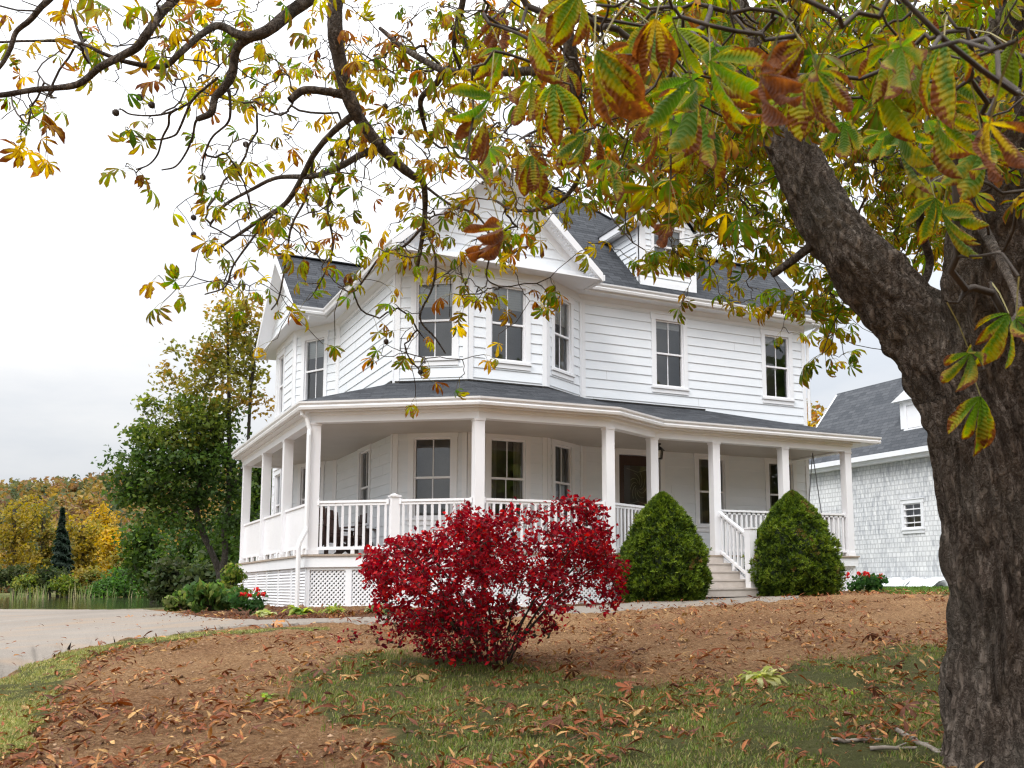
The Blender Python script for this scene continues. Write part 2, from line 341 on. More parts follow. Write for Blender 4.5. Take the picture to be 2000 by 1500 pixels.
def nearleaf():
    m, p = newmat('mottled_leaf'); n, l = nodes(m)
    a = n.new('ShaderNodeAttribute'); a.attribute_name = 'tint'; u = n.new('ShaderNodeTexCoord'); sp = n.new('ShaderNodeSeparateXYZ'); l.new(u.outputs['UV'], sp.inputs[0])   # u: along the leaflet + browning, v: across
    x = noise_node(m, 15, 6, rough=.75); y = noise_node(m, 70, 4)
    def mth(op, q, r_=None, s_=None):
        k = n.new('ShaderNodeMath'); k.operation = op
        for i, v in enumerate((q, r_, s_)):
            if v is None: continue
            if hasattr(v, 'links'): l.new(v, k.inputs[i])
            else: k.inputs[i].default_value = v
        return k.outputs[0]
    e = mth('ABSOLUTE', sp.outputs['Y'])
    vein = mth('SINE', mth('MULTIPLY_ADD', e, -5.0, mth('MULTIPLY', sp.outputs['X'], 84)))
    f = mth('ADD', mth('MULTIPLY_ADD', e, .34, mth('MULTIPLY', x.outputs['Fac'], 1.5)), mth('MULTIPLY', sp.outputs['Z'], 0))
    b = n.new('ShaderNodeAttribute'); b.attribute_name = 'brown'; sb = n.new('ShaderNodeSeparateColor'); l.new(b.outputs['Color'], sb.inputs[0])
    f = mth('ADD', f, mth('MULTIPLY_ADD', sb.outputs[1], .55, sb.outputs[0])); f = mth('MULTIPLY_ADD', vein, -.02, f)
    msk = ramp(m, mth('MULTIPLY', f, .5), [(0.86, (0, 0, 0)), (0.92, (1, 1, 1))]); yel = ramp(m, mth('MULTIPLY', f, .5), [(0.73, (0, 0, 0)), (0.87, (.8, .8, .8))])
    br = ramp(m, y.outputs['Fac'], [(0.3, (.085, .028, .012)), (0.55, (.17, .058, .02)), (0.8, (.27, .11, .035))])
    c = mixc(m, yel.outputs['Color'], a.outputs['Color'], (.42, .30, .02)); c = mixc(m, ramp(m, mth('MULTIPLY_ADD', vein, .5, .5), [(0.80, (0, 0, 0)), (0.99, (.22, .22, .22))]).outputs['Color'], c, (.32, .36, .08)); c = mixc(m, msk.outputs['Color'], c, br.outputs['Color'])
    l.new(c, p.inputs['Base Color']); p.inputs['Roughness'].default_value = .6; p.inputs['Specular IOR Level'].default_value = .18
    bp = bump(m, mth('MULTIPLY_ADD', vein, .35, mth('MULTIPLY', x.outputs['Fac'], 2.)), .7, .006)
    tr = n.new('ShaderNodeBsdfTranslucent'); h2 = n.new('ShaderNodeHueSaturation'); h2.inputs['Value'].default_value = 1.5; h2.inputs['Saturation'].default_value = 1.1; l.new(c, h2.inputs['Color']); l.new(h2.outputs['Color'], tr.inputs['Color']); ms = n.new('ShaderNodeMixShader'); ms.inputs[0].default_value = .5; l.new(p.outputs[0], ms.inputs[1]); l.new(tr.outputs[0], ms.inputs[2]); l.new(ms.outputs[0], n['Material Output'].inputs[0]); return m
M['nearleaf'] = nearleaf()
# ================================================================== the setting
def pip(poly, X, Y):
    poly = np.asarray(poly, float); ins = np.zeros(X.shape, bool); n = len(poly)
    for i in range(n):
        x0, y0 = poly[i]; x1, y1 = poly[(i + 1) % n]
        c = ((y0 > Y) != (y1 > Y)) & (X < (x1 - x0) * (Y - y0) / (y1 - y0 + 1e-12) + x0); ins ^= c
    return ins
def gpoly(pxs): return np.array([on_ground(*q)[:2] for q in pxs])
DRIVE_UP = [(-420, 1192), (-150, 1191), (0, 1191), (150, 1192), (280, 1193), (345, 1202), (400, 1211), (470, 1216), (540, 1217), (640, 1214)]
DRIVE_LO = [(-420, 1480), (-150, 1385), (0, 1330), (60, 1302), (130, 1276), (250, 1254), (350, 1243), (400, 1236), (470, 1229), (540, 1226), (640, 1221)]
PATH_UP = [(640, 1214), (800, 1207), (1000, 1197), (1180, 1186), (1300, 1176), (1400, 1168), (1480, 1164), (1560, 1166)]
PATH_LO = [(640, 1221), (800, 1219), (1000, 1210), (1180, 1198), (1300, 1190), (1400, 1184), (1480, 1178), (1560, 1172)]
LAWN = gpoly([(560, 1345), (640, 1298), (720, 1278), (900, 1288), (1050, 1306), (1250, 1348), (1430, 1340), (1520, 1322), (1640, 1290), (1760, 1268), (1900, 1255), (2300, 1260), (2300, 1700), (760, 1700), (790, 1500), (720, 1425), (640, 1395), (585, 1370)])
VERGE = gpoly([(-500, 1500), (-150, 1392), (0, 1333), (60, 1305), (130, 1279), (250, 1257), (350, 1243), (450, 1236), (640, 1228), (640, 1234), (430, 1243), (250, 1268), (180, 1288), (135, 1330), (100, 1392), (60, 1455), (0, 1490), (-300, 1600)])
BACKLAWN = gpoly([(1692, 1158), (1700, 1142), (2300, 1128), (2600, 1165), (1860, 1166)])
BED = gpoly([(330, 1203), (440, 1190), (620, 1197), (720, 1196), (1200, 1180), (1200, 1186), (1000, 1197), (640, 1216), (470, 1218), (390, 1212), (340, 1204)])
def wob(x, y, a=0.12):
    return x + a * np.sin(5.1 * y + 2.3 * x) + a * 0.6 * np.sin(11 * x - 7 * y), y + a * np.sin(4.3 * x - 3.1 * y) + a * 0.6 * np.sin(13 * y + 5 * x)
def is_grass(x, y):
    a, b = wob(x, y, 0.1); return pip(LAWN, a, b) | pip(VERGE, *wob(x, y, 0.04)) | pip(BACKLAWN, a, b)

def axis(lo, hi, step, far, k=46):
    f = np.geomspace(step, far, k).cumsum(); f = f / f[-1] * far
    return np.concatenate([lo - f[::-1], np.arange(lo, hi, step), hi + f])
gx = axis(-9, 18, 0.1, 700); gy = axis(1.5, 24, 0.09, 900)
GX, GY = np.meshgrid(gx, gy, indexing='ij'); gzv = ground_z(GX, GY)
fine = (GX > -9) & (GX < 18) & (GY < 24) & (GY > 1)
rng = np.random.default_rng(3)
def vnoise(X, Y, s, seed):
    r = np.random.default_rng(seed); T = r.random((128, 128)); x = X * s; y = Y * s
    i = np.floor(x).astype(int); j = np.floor(y).astype(int); u = x - i; v = y - j; u = u * u * (3 - 2 * u); v = v * v * (3 - 2 * v)
    g = lambda a, b: T[a % 128, b % 128]
    return (g(i, j) * (1 - u) + g(i + 1, j) * u) * (1 - v) + (g(i, j + 1) * (1 - u) + g(i + 1, j + 1) * u) * v
rough = 0.04 * (vnoise(GX, GY, 2.1, 1) - 0.5) + 0.04 * (vnoise(GX, GY, 5.5, 2) - 0.5) + 0.035 * rng.random(GX.shape)
drv = pip(np.vstack([gpoly(DRIVE_UP), gpoly(DRIVE_LO)[::-1]]), GX, GY) | pip(np.vstack([gpoly(PATH_UP), gpoly(PATH_LO)[::-1]]), GX, GY)
gzd = gzv + rough * fine * ~drv - .03 * drv
zone = np.zeros(GX.shape + (3,))
jit = np.random.default_rng(77).normal(0, .13, (7, 2)); zone[..., 0] = sum(is_grass(GX + j[0], GY + j[1]).astype(float) for j in jit) / 7; zone[..., 1] = pip(BED, *wob(GX, GY, 0.05))
far = np.maximum(sst(24, 30, 0.4782 * GX + 0.8685 * GY), sst(-9, -11, GX) * (1 - 0)) ; zone[..., 0] = np.maximum(zone[..., 0], far)
n1, n2 = GX.shape; idx = np.arange(n1 * n2).reshape(n1, n2)
F = np.stack([idx[:-1, :-1], idx[1:, :-1], idx[1:, 1:], idx[:-1, 1:]], -1).reshape(-1, 4)
m, p = newmat('earth'); n, l = nodes(m)
a = n.new('ShaderNodeAttribute'); a.attribute_name = 'tint'; sep = n.new('ShaderNodeSeparateColor'); l.new(a.outputs['Color'], sep.inputs[0]); zn = noise_node(m, 6, 6, rough=.75); zm = n.new('ShaderNodeMath'); zm.operation = 'MULTIPLY_ADD'; zm.inputs[1].default_value = .75; l.new(sep.outputs[0], zm.inputs[0]); zs = n.new('ShaderNodeMath'); zs.operation = 'MULTIPLY'; zs.inputs[1].default_value = .8; l.new(zn.outputs['Fac'], zs.inputs[0]); l.new(zs.outputs[0], zm.inputs[2]); zr = ramp(m, zm.outputs[0], [(.62, (0, 0, 0)), (.85, (1, 1, 1))])
b1 = noise_node(m, 0.55, 5); b2 = noise_node(m, 24, 8, rough=0.78); b3 = noise_node(m, 5, 5)
dirt = mixc(m, 0.5, ramp(m, b1.outputs['Fac'], [(0.36, (0.17, 0.078, 0.034)), (0.66, (0.42, 0.25, 0.122))]).outputs['Color'],
            ramp(m, b2.outputs['Fac'], [(0.37, (0.04, 0.018, 0.009)), (0.5, (0.30, 0.158, 0.076)), (0.63, (0.62, 0.41, 0.23))]).outputs['Color'])
grs = mixc(m, 0.5, ramp(m, b3.outputs['Fac'], [(0.3, (0.07, 0.075, 0.022)), (0.7, (0.14, 0.135, 0.05))]).outputs['Color'], ramp(m, b2.outputs['Fac'], [(0.3, (0.05, 0.045, 0.02)), (0.7, (0.16, 0.17, 0.06))]).outputs['Color'])
mul = ramp(m, b2.outputs['Fac'], [(0.3, (0.07, 0.035, 0.02)), (0.6, (0.2, 0.10, 0.06)), (0.8, (0.32, 0.2, 0.13))]).outputs['Color']
c = mixc(m, sep.outputs[1], mixc(m, zr.outputs['Color'], dirt, grs), mul)
l.new(c, p.inputs['Base Color']); p.inputs['Roughness'].default_value = 0.97; p.inputs['Specular IOR Level'].default_value = 0.1
b4 = noise_node(m, 9, 8, rough=0.75); ma = n.new('ShaderNodeMath'); ma.operation = 'MULTIPLY_ADD'; l.new(b4.outputs['Fac'], ma.inputs[0]); ma.inputs[1].default_value = 2.0; l.new(b2.outputs['Fac'], ma.inputs[2]); bump(m, ma.outputs[0], 1.0, 0.07)
tag(np_obj('ground', np.stack([GX, GY, gzd], -1).reshape(-1, 3), F, m, col=zone.reshape(-1, 3), smooth=True), kind='structure')

def drape(name, up, lo, mat, lift, rows=26, sub=14, wiggle=0.05):
    def dense(q):
        q = np.array(q, float); xs = np.linspace(q[0, 0], q[-1, 0], 130); return gpoly(np.column_stack([xs, np.interp(xs, q[:, 0], q[:, 1])]))
    U, L = dense(up), dense(lo); k = len(U); V = []
    for j in range(rows + 1):
        t = j / rows; q = U * (1 - t) + L * t
        if j in (0, rows): q = q + np.random.default_rng(j + 5).normal(0, wiggle, q.shape)
        V.append(np.column_stack([q, ground_z(q[:, 0], q[:, 1]) + (lift if 0 < j < rows else -0.03)]))
    V = np.concatenate(V); ii = np.arange((rows + 1) * k).reshape(rows + 1, k)
    F = np.stack([ii[:-1, :-1], ii[1:, :-1], ii[1:, 1:], ii[:-1, 1:]], -1).reshape(-1, 4)
    return tag(np_obj(name, V, F, mat, smooth=True), kind='structure')
m = simple('packed_gravel', (0.17, 0.145, 0.12), (0.26, 0.225, 0.19), 0.45, 0.95, 0.5, 55, spec=0.15)
n, l = nodes(m); p = n['Principled BSDF']; src = p.inputs['Base Color'].links[0].from_socket
f1 = noise_node(m, 70, 4); f2 = noise_node(m, 1.4, 4, vec_scale=(0.35, 1, 1))
c = mixc(m, 0.45, src, ramp(m, f1.outputs['Fac'], [(0.3, (0.07, 0.06, 0.05)), (0.7, (0.30, 0.27, 0.24))]).outputs['Color'])
c = mixc(m, ramp(m, f2.outputs['Fac'], [(0.5, (0, 0, 0)), (0.75, (0.5, 0.5, 0.5))]).outputs['Color'], c, (0.30, 0.20, 0.12)); l.new(c, p.inputs['Base Color'])
drape('driveway', DRIVE_UP, DRIVE_LO, m, 0.045)
drape('path', PATH_UP, PATH_LO, m, 0.05, rows=6, wiggle=0.03)
# pond
m, p = newmat('pond_water'); p.inputs['Base Color'].default_value = (0.035, 0.04, 0.02, 1); p.inputs['Roughness'].default_value = 0.06; p.inputs['IOR'].default_value = 1.33
x = noise_node(m, 1.2, 4, vec_scale=(0.5, 2, 1)); bump(m, x.outputs['Fac'], 0.12, 0.05)
V = [unproj(-2200, 1150, 34), unproj(1100, 1150, 34), unproj(900, 1150, 93), unproj(-2200, 1150, 93)]
for q in V: q[2] = -1.34
np_obj('water', V, [(0, 1, 2, 3)], m)['kind'] = 'structure'
# the long wooded hill beyond the pond
hs = []; nA, nR = 150, 16
for i in range(nA):
    az = R(-75 + i * 1.0)
    top = 41 + 7 * math.sin(az * 2.2 + 0.6) + 3 * math.sin(az * 9) + 1.5 * math.sin(az * 23)
    for j in range(nR):
        t = j / (nR - 1); r = 190 + 330 * t
        hs.append((r * math.sin(az), r * math.cos(az), -2.2 + top * (3 * t * t - 2 * t ** 3) + 1.5 * math.sin(17 * az + 5 * t) * t))
ii = np.arange(nA * nR).reshape(nA, nR)
F = np.stack([ii[:-1, :-1], ii[1:, :-1], ii[1:, 1:], ii[:-1, 1:]], -1).reshape(-1, 4)
hill_m = simple('hill_ground', (0.05, 0.05, 0.025), (0.11, 0.085, 0.04), 0.05, 0.95)
tag(np_obj('hills', hs, F, hill_m, smooth=True), kind='structure')

# ================================================================== the white house
house = empty('farmhouse', (10.5, 20.5, -0.95), 'white two-storey farmhouse with wraparound porch, bay gable and dark shingle roof', 'house')
def wallframe(A, B):
    A = np.array(A, float); B = np.array(B, float); d = B - A; L = np.linalg.norm(d); d = d / L; n = np.array([d[1], -d[0]])
    return lambda s, o, z: np.array([A[0] + d[0] * s + n[0] * o, A[1] + d[1] * s + n[1] * o, z]), L
EXPO = 0.2125
def clapboards(mb, A, B, z0, z1, openings, e=EXPO, lip=0.021, srange=None, off=0.0):
    P, L = wallframe(A, B); k = math.floor(z0 / e)
    while k * e < z1 - 1e-6:
        za, zb = max(k * e, z0), min((k + 1) * e, z1); cuts = sorted({za, zb} | {z for o in openings for z in (o[2], o[3]) if za < z < zb})
        for a, b in zip(cuts[:-1], cuts[1:]):
            if b - a < 1e-4: continue
            mid = (a + b) / 2; iv = [(0.0, L)]
            for (s0, s1, y0, y1) in openings:
                if y0 < mid < y1: iv = [q for (p, r) in iv for q in ((p, min(r, s0)), (max(p, s1), r)) if q[1] - q[0] > 1e-4]
            f = lambda z: off + 0.003 + lip * (1 - (z - k * e) / e)
            for (p, r) in iv:
                pa, pb, ra, rb = p, p, r, r
                if srange:
                    (l0, h0), (l1, h1) = srange(a), srange(b); pa, ra, pb, rb = max(p, l0), min(r, h0), max(p, l1), min(r, h1)
                    if ra <= pa: continue
                    if rb < pb: rb = pb = (rb + pb) / 2
                mb.face([P(pa, f(a), a), P(ra, f(a), a), P(rb, f(b), b), P(pb, f(b), b)])
                if a == cuts[0]: mb.face([P(pa, off, a), P(ra, off, a), P(ra, f(a), a), P(pa, f(a), a)])
        k += 1
SX = 5.88
WALLS = {'front': ((10.16, 19.4), (16.66, 19.4)), 'bayR': ((8.90, 18.59), (10.16, 19.4)), 'mid': ((7.14, 18.59), (8.90, 18.59)),
         'bayL': ((SX, 19.45), (7.14, 18.59)), 'side': ((SX, 24.1), (SX, 19.45)), 'wa': ((5.1, 25.6), (SX, 24.1)), 'wm': ((5.1, 27.9), (5.1, 25.6)),
         'wb': ((SX, 29.3), (5.1, 27.9)), 'endR': ((16.66, 19.4), (16.66, 22.4)), 'backR': ((16.66, 22.4), (15.1, 22.4)), 'sideR': ((15.1, 22.4), (15.1, 29.3)), 'back': ((15.1, 29.3), (SX, 29.3))}
UZ, LZ = (4.01, 5.62), (0.76, 2.38)
# wall, s0, s1, z0, z1, blind drop, curtain
WIN = [('bayL', .44, 1.22, *UZ, .38, 0), ('mid', .49, 1.27, *UZ, .36, 0), ('bayR', .31, 1.01, *UZ, .42, 1), ('front', 1.98, 2.76, *UZ, .14, 0), ('front', 5.22, 5.98, *UZ, .16, 0),
       ('wa', .42, 1.16, *UZ, .35, 0), ('wm', .35, 1.05, *UZ, .7, 0), ('bayL', .43, 1.21, *LZ, .0, 0), ('mid', .49, 1.27, *LZ, 0, 1), ('bayR', .31, 1.02, *LZ, 0, 1),
       ('front', 3.12, 3.88, *LZ, 0, 1), ('front', 5.22, 5.98, *LZ, 0, 1), ('side', 2.17, 2.95, *LZ, 0, 0), ('wa', .42, 1.16, *LZ, 0, 0), ('wm', .4, 1.1, *LZ, .6, 0)]
DOOR = (0.94, 2.05, 0.03, 2.34)
def make_window(parent, P, s0, s1, z0, z1, blind=0, curtain=0, cw=0.115, casing=True, name='window', depth=0.55):
    mb = MB()
    def board(sa, sb, za, zb, o0, o1, m=0):
        c = (P(sa, o0, za) + P(sb, o1, zb)) / 2; a = (P(sb, 0, 0) - P(sa, 0, 0)) / 2; b = (P(0, o1, 0) - P(0, o0, 0)) / 2
        mb.obox(c, a, b, (0, 0, (zb - za) / 2), m)
    if casing:
        board(s0 - cw, s0, z0, z1, -0.10, 0.036); board(s1, s1 + cw, z0, z1, -0.10, 0.036)
        board(s0 - cw - .02, s1 + cw + .02, z1, z1 + cw + .02, -0.10, 0.04); board(s0 - cw - .035, s1 + cw + .035, z1 + cw + .02, z1 + cw + .045, -0.02, 0.06)
        board(s0 - cw - .02, s1 + cw + .02, z0 - .05, z0, -0.10, 0.062); board(s0 - cw, s1 + cw, z0 - .15, z0 - .05, -0.02, 0.036)
    wnd = mb.build(name, M['trim'], parent)
    mb = MB(); zm = z0 + (z1 - z0) * 0.5; f = 0.036
    board(s0, s0 + f, z0, z1, -.09, -.002); board(s1 - f, s1, z0, z1, -.09, -.002); board(s0 + f, s1 - f, z1 - f, z1, -.09, -.002); board(s0 + f, s1 - f, z0, z0 + f + .012, -.09, -.002)
    board(s0 + f, s1 - f, zm - .021, zm + .021, -.075, -.012); sm = (s0 + s1) / 2
    board(sm - .010, sm + .010, zm + .021, z1 - f, -.056, -.032); board(sm - .010 - .012, sm + .010 - .012, z0 + f + .012, zm - .021, -.075, -.056)
    mb.build('sash', M['vinyl'], wnd)
    mb = MB(); mb.face([P(s0 + f, -.045, zm + .021), P(s1 - f, -.045, zm + .021), P(s1 - f, -.045, z1 - f), P(s0 + f, -.045, z1 - f)])
    mb.face([P(s0 + f, -.066, z0 + f), P(s1 - f, -.066, z0 + f), P(s1 - f, -.066, zm - .02), P(s0 + f, -.066, zm - .02)])
    mb.build('pane', M['glass'], wnd)
    mb = MB(); D = -depth; a, b, c, d = s0 - .25, s1 + .25, z0 - .35, z1 + .2
    mb.face([P(a, D, c), P(b, D, c), P(b, D, d), P(a, D, d)]); q = -.101
    for e in ((P(a, D, c), P(a, D, d), P(a, q, d), P(a, q, c)), (P(b, D, c), P(b, D, d), P(b, q, d), P(b, q, c)), (P(a, D, c), P(b, D, c), P(b, q, c), P(a, q, c)), (P(a, D, d), P(b, D, d), P(b, q, d), P(a, q, d))): mb.face(e)
    for e in ((a, s0, c, d), (s1, b, c, d), (s0, s1, c, z0), (s0, s1, z1, d)): mb.face([P(e[0], q, e[2]), P(e[1], q, e[2]), P(e[1], q, e[3]), P(e[0], q, e[3])])
    mb.build('interior', M['dark'], wnd)
    if blind:
        mb = MB(); zb = z1 - (z1 - z0) * 0.5 * blind * 1.6; k = max(3, int((z1 - zb) / .05))
        for i in range(k): board(s0 + .01, s1 - .01, zb + (z1 - zb) * i / k, zb + (z1 - zb) * (i + .93) / k, -.125, -.119)
        mb.build('blind', M['blind'], wnd)
    if curtain:
        mb = MB(); k = 14; ww = (s1 - s0) * .26
        for sa, sg in ((s0, 1), (s1, -1)):
            for i in range(k):
                o0, o1 = (-.17 - .025 * math.sin(j * 1.7) for j in (i, i + 1))
                mb.face([P(sa + sg * ww * i / k, o0, z0), P(sa + sg * ww * (i + 1) / k, o1, z0), P(sa + sg * ww * (i + 1) / k, o1, z1), P(sa + sg * ww * i / k, o0, z1)])
        mb.build('curtain', M['curtain'], wnd)
    return wnd
for wn, (A, B) in WALLS.items():
    P, L = wallframe(A, B); mb = MB()
    ops = [(q[1] - .05, q[2] + .05, q[3] - .05, q[4] + .05) for q in WIN if q[0] == wn]
    if wn == 'front': ops.append((DOOR[0] - .05, DOOR[1] + .05, -1, DOOR[3] + .05))
    clapboards(mb, A, B, 0.0, 5.98, ops, lip=.017)
    rj = random.Random(wn);                # butt joints between board lengths
    for kz in range(1, 28):
        sj = rj.uniform(.3, L - .3); zj = kz * EXPO
        if L > 2 and not any(q[0] - .2 < sj < q[1] + .2 and q[2] - .2 < zj + .1 < q[3] + .2 for q in ops): mb.face([P(sj - .002, .0215, zj + .01), P(sj + .002, .0215, zj + .01), P(sj + .002, .0065, zj + EXPO - .008), P(sj - .002, .0065, zj + EXPO - .008)], 1)
    mb.build('wall', [M['siding'], M['found']], house)
    mb = MB()
    for s0, s1 in ((0, .10), (L - .10, L)):       # corner boards
        c = (P(s0, -.05, 0) + P(s1, .034, 5.98)) / 2; c[2] = 2.99
        mb.obox(c, (P(s1, 0, 0) - P(s0, 0, 0)) / 2, (P(0, .034, 0) - P(0, -.05, 0)) / 2, (0, 0, 2.99))
    for z0, z1, o in ((5.765, 5.98, .032), (0, .2, .03)):
        if wn == 'front' and z0 == 0: continue
        c = (P(.10, -.02, 0) + P(L - .10, o, 0)) / 2; c[2] = (z0 + z1) / 2
        mb.obox(c, (P(L - .10, 0, 0) - P(.10, 0, 0)) / 2, (P(0, o, 0) - P(0, -.02, 0)) / 2, (0, 0, (z1 - z0) / 2))
    mb.build('corner_trim', M['trim'], house)
    mb = MB(); mb.face([P(0, -.01, -1.4), P(L, -.01, -1.4), P(L, -.01, 0), P(0, -.01, 0)]); mb.build('foundation', M['found'], house)
for (wn, s0, s1, z0, z1, bl, cu) in WIN:
    P, L = wallframe(*WALLS[wn]); make_window(house, P, s0, s1, z0, z1, bl, cu)
# front door
P, L = wallframe(*WALLS['front']); s0, s1, z0, z1 = DOOR
mb = MB()
def brd(mb, P, sa, sb, za, zb, o0, o1, m=0):
    c = (P(sa, o0, za) + P(sb, o1, zb)) / 2; mb.obox(c, (P(sb, 0, 0) - P(sa, 0, 0)) / 2, (P(0, o1, 0) - P(0, o0, 0)) / 2, (0, 0, (zb - za) / 2), m)
brd(mb, P, s0 - .12, s0, 0.0, z1, -.1, .036); brd(mb, P, s1, s1 + .12, 0.0, z1, -.1, .036); brd(mb, P, s0 - .14, s1 + .14, z1, z1 + .15, -.1, .04); brd(mb, P, s0 - .16, s1 + .16, z1 + .15, z1 + .18, -.05, .06)
door = mb.build('door', M['trim'], house)
mb = MB(); brd(mb, P, s0 + .01, s0 + .17, .02, z1 - .01, -.09, -.04); brd(mb, P, s1 - .17, s1 - .01, .02, z1 - .01, -.09, -.04); brd(mb, P, s0 + .17, s1 - .17, z1 - .24, z1 - .01, -.09, -.04); brd(mb, P, s0 + .17, s1 - .17, .02, .45, -.09, -.04)
brd(mb, P, s0 + .17, s1 - .17, .45, .85, -.085, -.055); brd(mb, P, s0 + .2, s1 - .2, .85, .93, -.09, -.04)
mb.build('door_leaf', M['door'], door)
mb = MB(); mb.face([P(s0 + .17, -.065, .93), P(s1 - .17, -.065, .93), P(s1 - .17, -.065, z1 - .24), P(s0 + .17, -.065, z1 - .24)]); mb.build('door_glass', M['glass'], door)
mb = MB()
for i in range(9):                                # leaded ornament behind the glass
    a = i / 9 * 2 * math.pi; cx, cz = (s0 + s1) / 2, 1.62
    pts = [P(cx + (.06 + .16 * t) * math.cos(a + 1.3 * t), -.075, cz + (.08 + .26 * t) * math.sin(a + 1.3 * t)) for t in np.linspace(0, 1, 6)]
    mb.tube(pts, .007, 4)
for dz in (-.42, .42): mb.tube([P(cx - .3, -.075, cz + dz), P(cx, -.075, cz + dz * .8), P(cx + .3, -.075, cz + dz)], .007, 4)
mb.build('glass_ornament', M['lampglass'], door)
mb = MB(); mb.face([P(s0, -.5, 0), P(s1, -.5, 0), P(s1, -.5, z1), P(s0, -.5, z1)])
for a in (s0, s1): mb.face([P(a, -.5, 0), P(a, -.5, z1), P(a, -.092, z1), P(a, -.092, 0)])
mb.build('interior', M['dark'], door)
mb = MB(); q = P(s0 + .09, 0, 1.03); mb.lathe([(0.0, -.03), (.028, -.02), (.03, 0.), (.02, .025), (0, .03)], (q[0], q[1] - .0, q[2]), 10); mb.build('handle', M['chain'], door)

# ---- porch
PL = [(5.05, 26.15), (4.12, 26.15), (4.12, 18.6), (6.66, 16.79), (9.33, 16.70), (10.85, 17.53), (16.2, 17.53), (16.2, 19.38)]
POSTS = [(4.12, 26.08), (4.12, 23.41), (4.12, 21.04), (4.12, 18.6), (6.66, 16.79), (9.33, 16.70), (10.85, 17.53), (12.43, 17.53), (14.33, 17.53), (16.2, 17.53)]
def offs(line, o):
    P = [np.array(p[:2], float) for p in line]; out = []
    for i in range(len(P)):
        d0 = P[i] - P[i - 1] if i else P[1] - P[0]; d1 = P[i + 1] - P[i] if i < len(P) - 1 else P[i] - P[i - 1]
        d0 /= np.linalg.norm(d0); d1 /= np.linalg.norm(d1); n = np.array([d0[1], -d0[0]]) + np.array([d1[1], -d1[0]]); out.append(P[i] + n / (n @ n) * 2 * o)
    return out
pl3 = [(x, y, 0) for x, y in PL]
def floorpoly(o): 
    q = offs(PL, o); return q + [np.array((10.16, 19.38)), np.array((8.9, 18.57)), np.array((7.14, 18.57)), np.array((SX - .01, 19.43)), np.array((SX - .01, 24.1)), np.array((5.09, 25.6))]
mb = MB()
mb.prism([(x, y, -0.035) for x, y in floorpoly(0.17)], (0, 0, 0.035)); mb.build('porch_floor', M['deck'], house)
mb = MB(); mb.sweep(pl3, [(.06, -.235), (.14, -.235), (.14, -.038), (.06, -.038)]); mb.build('deck_fascia', M['trim'], house)
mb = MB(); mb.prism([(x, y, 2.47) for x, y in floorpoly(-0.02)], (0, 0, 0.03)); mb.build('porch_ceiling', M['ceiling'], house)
mb = MB(); mb.sweep(pl3, [(-.10, 2.44), (.10, 2.44), (.10, 2.63), (-.10, 2.63)]); mb.sweep(pl3, [(.10, 2.56), (.125, 2.59), (.125, 2.63), (.10, 2.63)])
mb.sweep(pl3, [(-.09, 2.632), (.25, 2.632), (.25, 2.65), (-.09, 2.65)]); mb.build('porch_beam', M['trim'], house)
gl = [(3 if False else x, y, 0) for x, y in PL[1:]]; gl[0] = (4.12, 26.35, 0); gl = gl[:-1]; gl[-1] = (17.03, 17.53, 0)
K = [(.245, 2.652), (.33, 2.655), (.345, 2.70), (.325, 2.735), (.36, 2.765), (.365, 2.80), (.245, 2.80)]
mb = MB(); mb.sweep(gl, K); mb.build('porch_gutter', M['gutter'], house)
mb = MB(); mb.sweep([(16.69, 17.30, 0), (16.69, 19.4, 0)], [(.30, 2.66), (.332, 2.66), (.332, 2.79), (.30, 2.79)]); mb.face([(16.2, 17.3, 2.651), (17.0, 17.3, 2.651), (17.0, 19.4, 2.651), (16.2, 19.4, 2.651)]); mb.build('porch_rake_board', M['trim'], house)
def roof_face(mb, pts, eave, m=0):
    pts = [np.array(p, float) for p in pts]; e = np.array(eave, float); e /= np.linalg.norm(e)
    nn = np.cross(pts[1] - pts[0], pts[2] - pts[0]); nn /= np.linalg.norm(nn); up = np.cross(nn, e)
    if up[2] < 0: up = -up
    mb.face(pts, m, [(p @ e, p @ up) for p in pts])
g = [np.array([x, y, 2.805]) for x, y in offs(gl, .355)]       # G1 G4 G5 G6 G7 G10
cz = 3.53; c1, c4, c5, c6, c7 = (SX, 26.35, cz), (SX - .0, 19.44, cz), (7.14, 18.58, cz), (8.9, 18.58, cz), (10.17, 19.39, cz); kk = (13.5, 19.39, cz)
mb = MB()
roof_face(mb, [g[0], g[1], c4, c1], g[1] - g[0]); roof_face(mb, [g[1], g[2], c5, c4], g[2] - g[1]); roof_face(mb, [g[2], g[3], c6, c5], g[3] - g[2]); roof_face(mb, [g[3], g[4], c7, c6], g[4] - g[3])
roof_face(mb, [g[4], g[5], kk], g[5] - g[4]); roof_face(mb, [g[4], kk, c7], (1, 0, 0)); e5 = (17.04, 19.39, 2.805)
roof_face(mb, [g[5], e5, kk], (0, 1, 0))
mb.build('porch_roof', M['roof'], house)
mb = MB()
for a, b in ((c4, c5), (c5, c6), (c6, c7), (c7, kk)): mb.bar(np.array(a) + (0, -.02, .012), np.array(b) + (0, -.02, .012), .05, .03)
mb.bar((SX - .03, 19.5, 3.55), (SX - .03, 22.8, 3.55), .06, .05); mb.build('roof_flashing', M['black'], house)
for i, (x, y) in enumerate(POSTS):
    mb = MB(); h = .092; mb.box((x - h, y - h, 0.0), (x + h, y + h, 2.44)); k = h + .012
    mb.box((x - k, y - k, 0.001), (x + k, y + k, .09)); mb.box((x - k, y - k, 2.40), (x + k, y + k, 2.442))
    post = mb.build('porch_post', M['vinyl'], house)
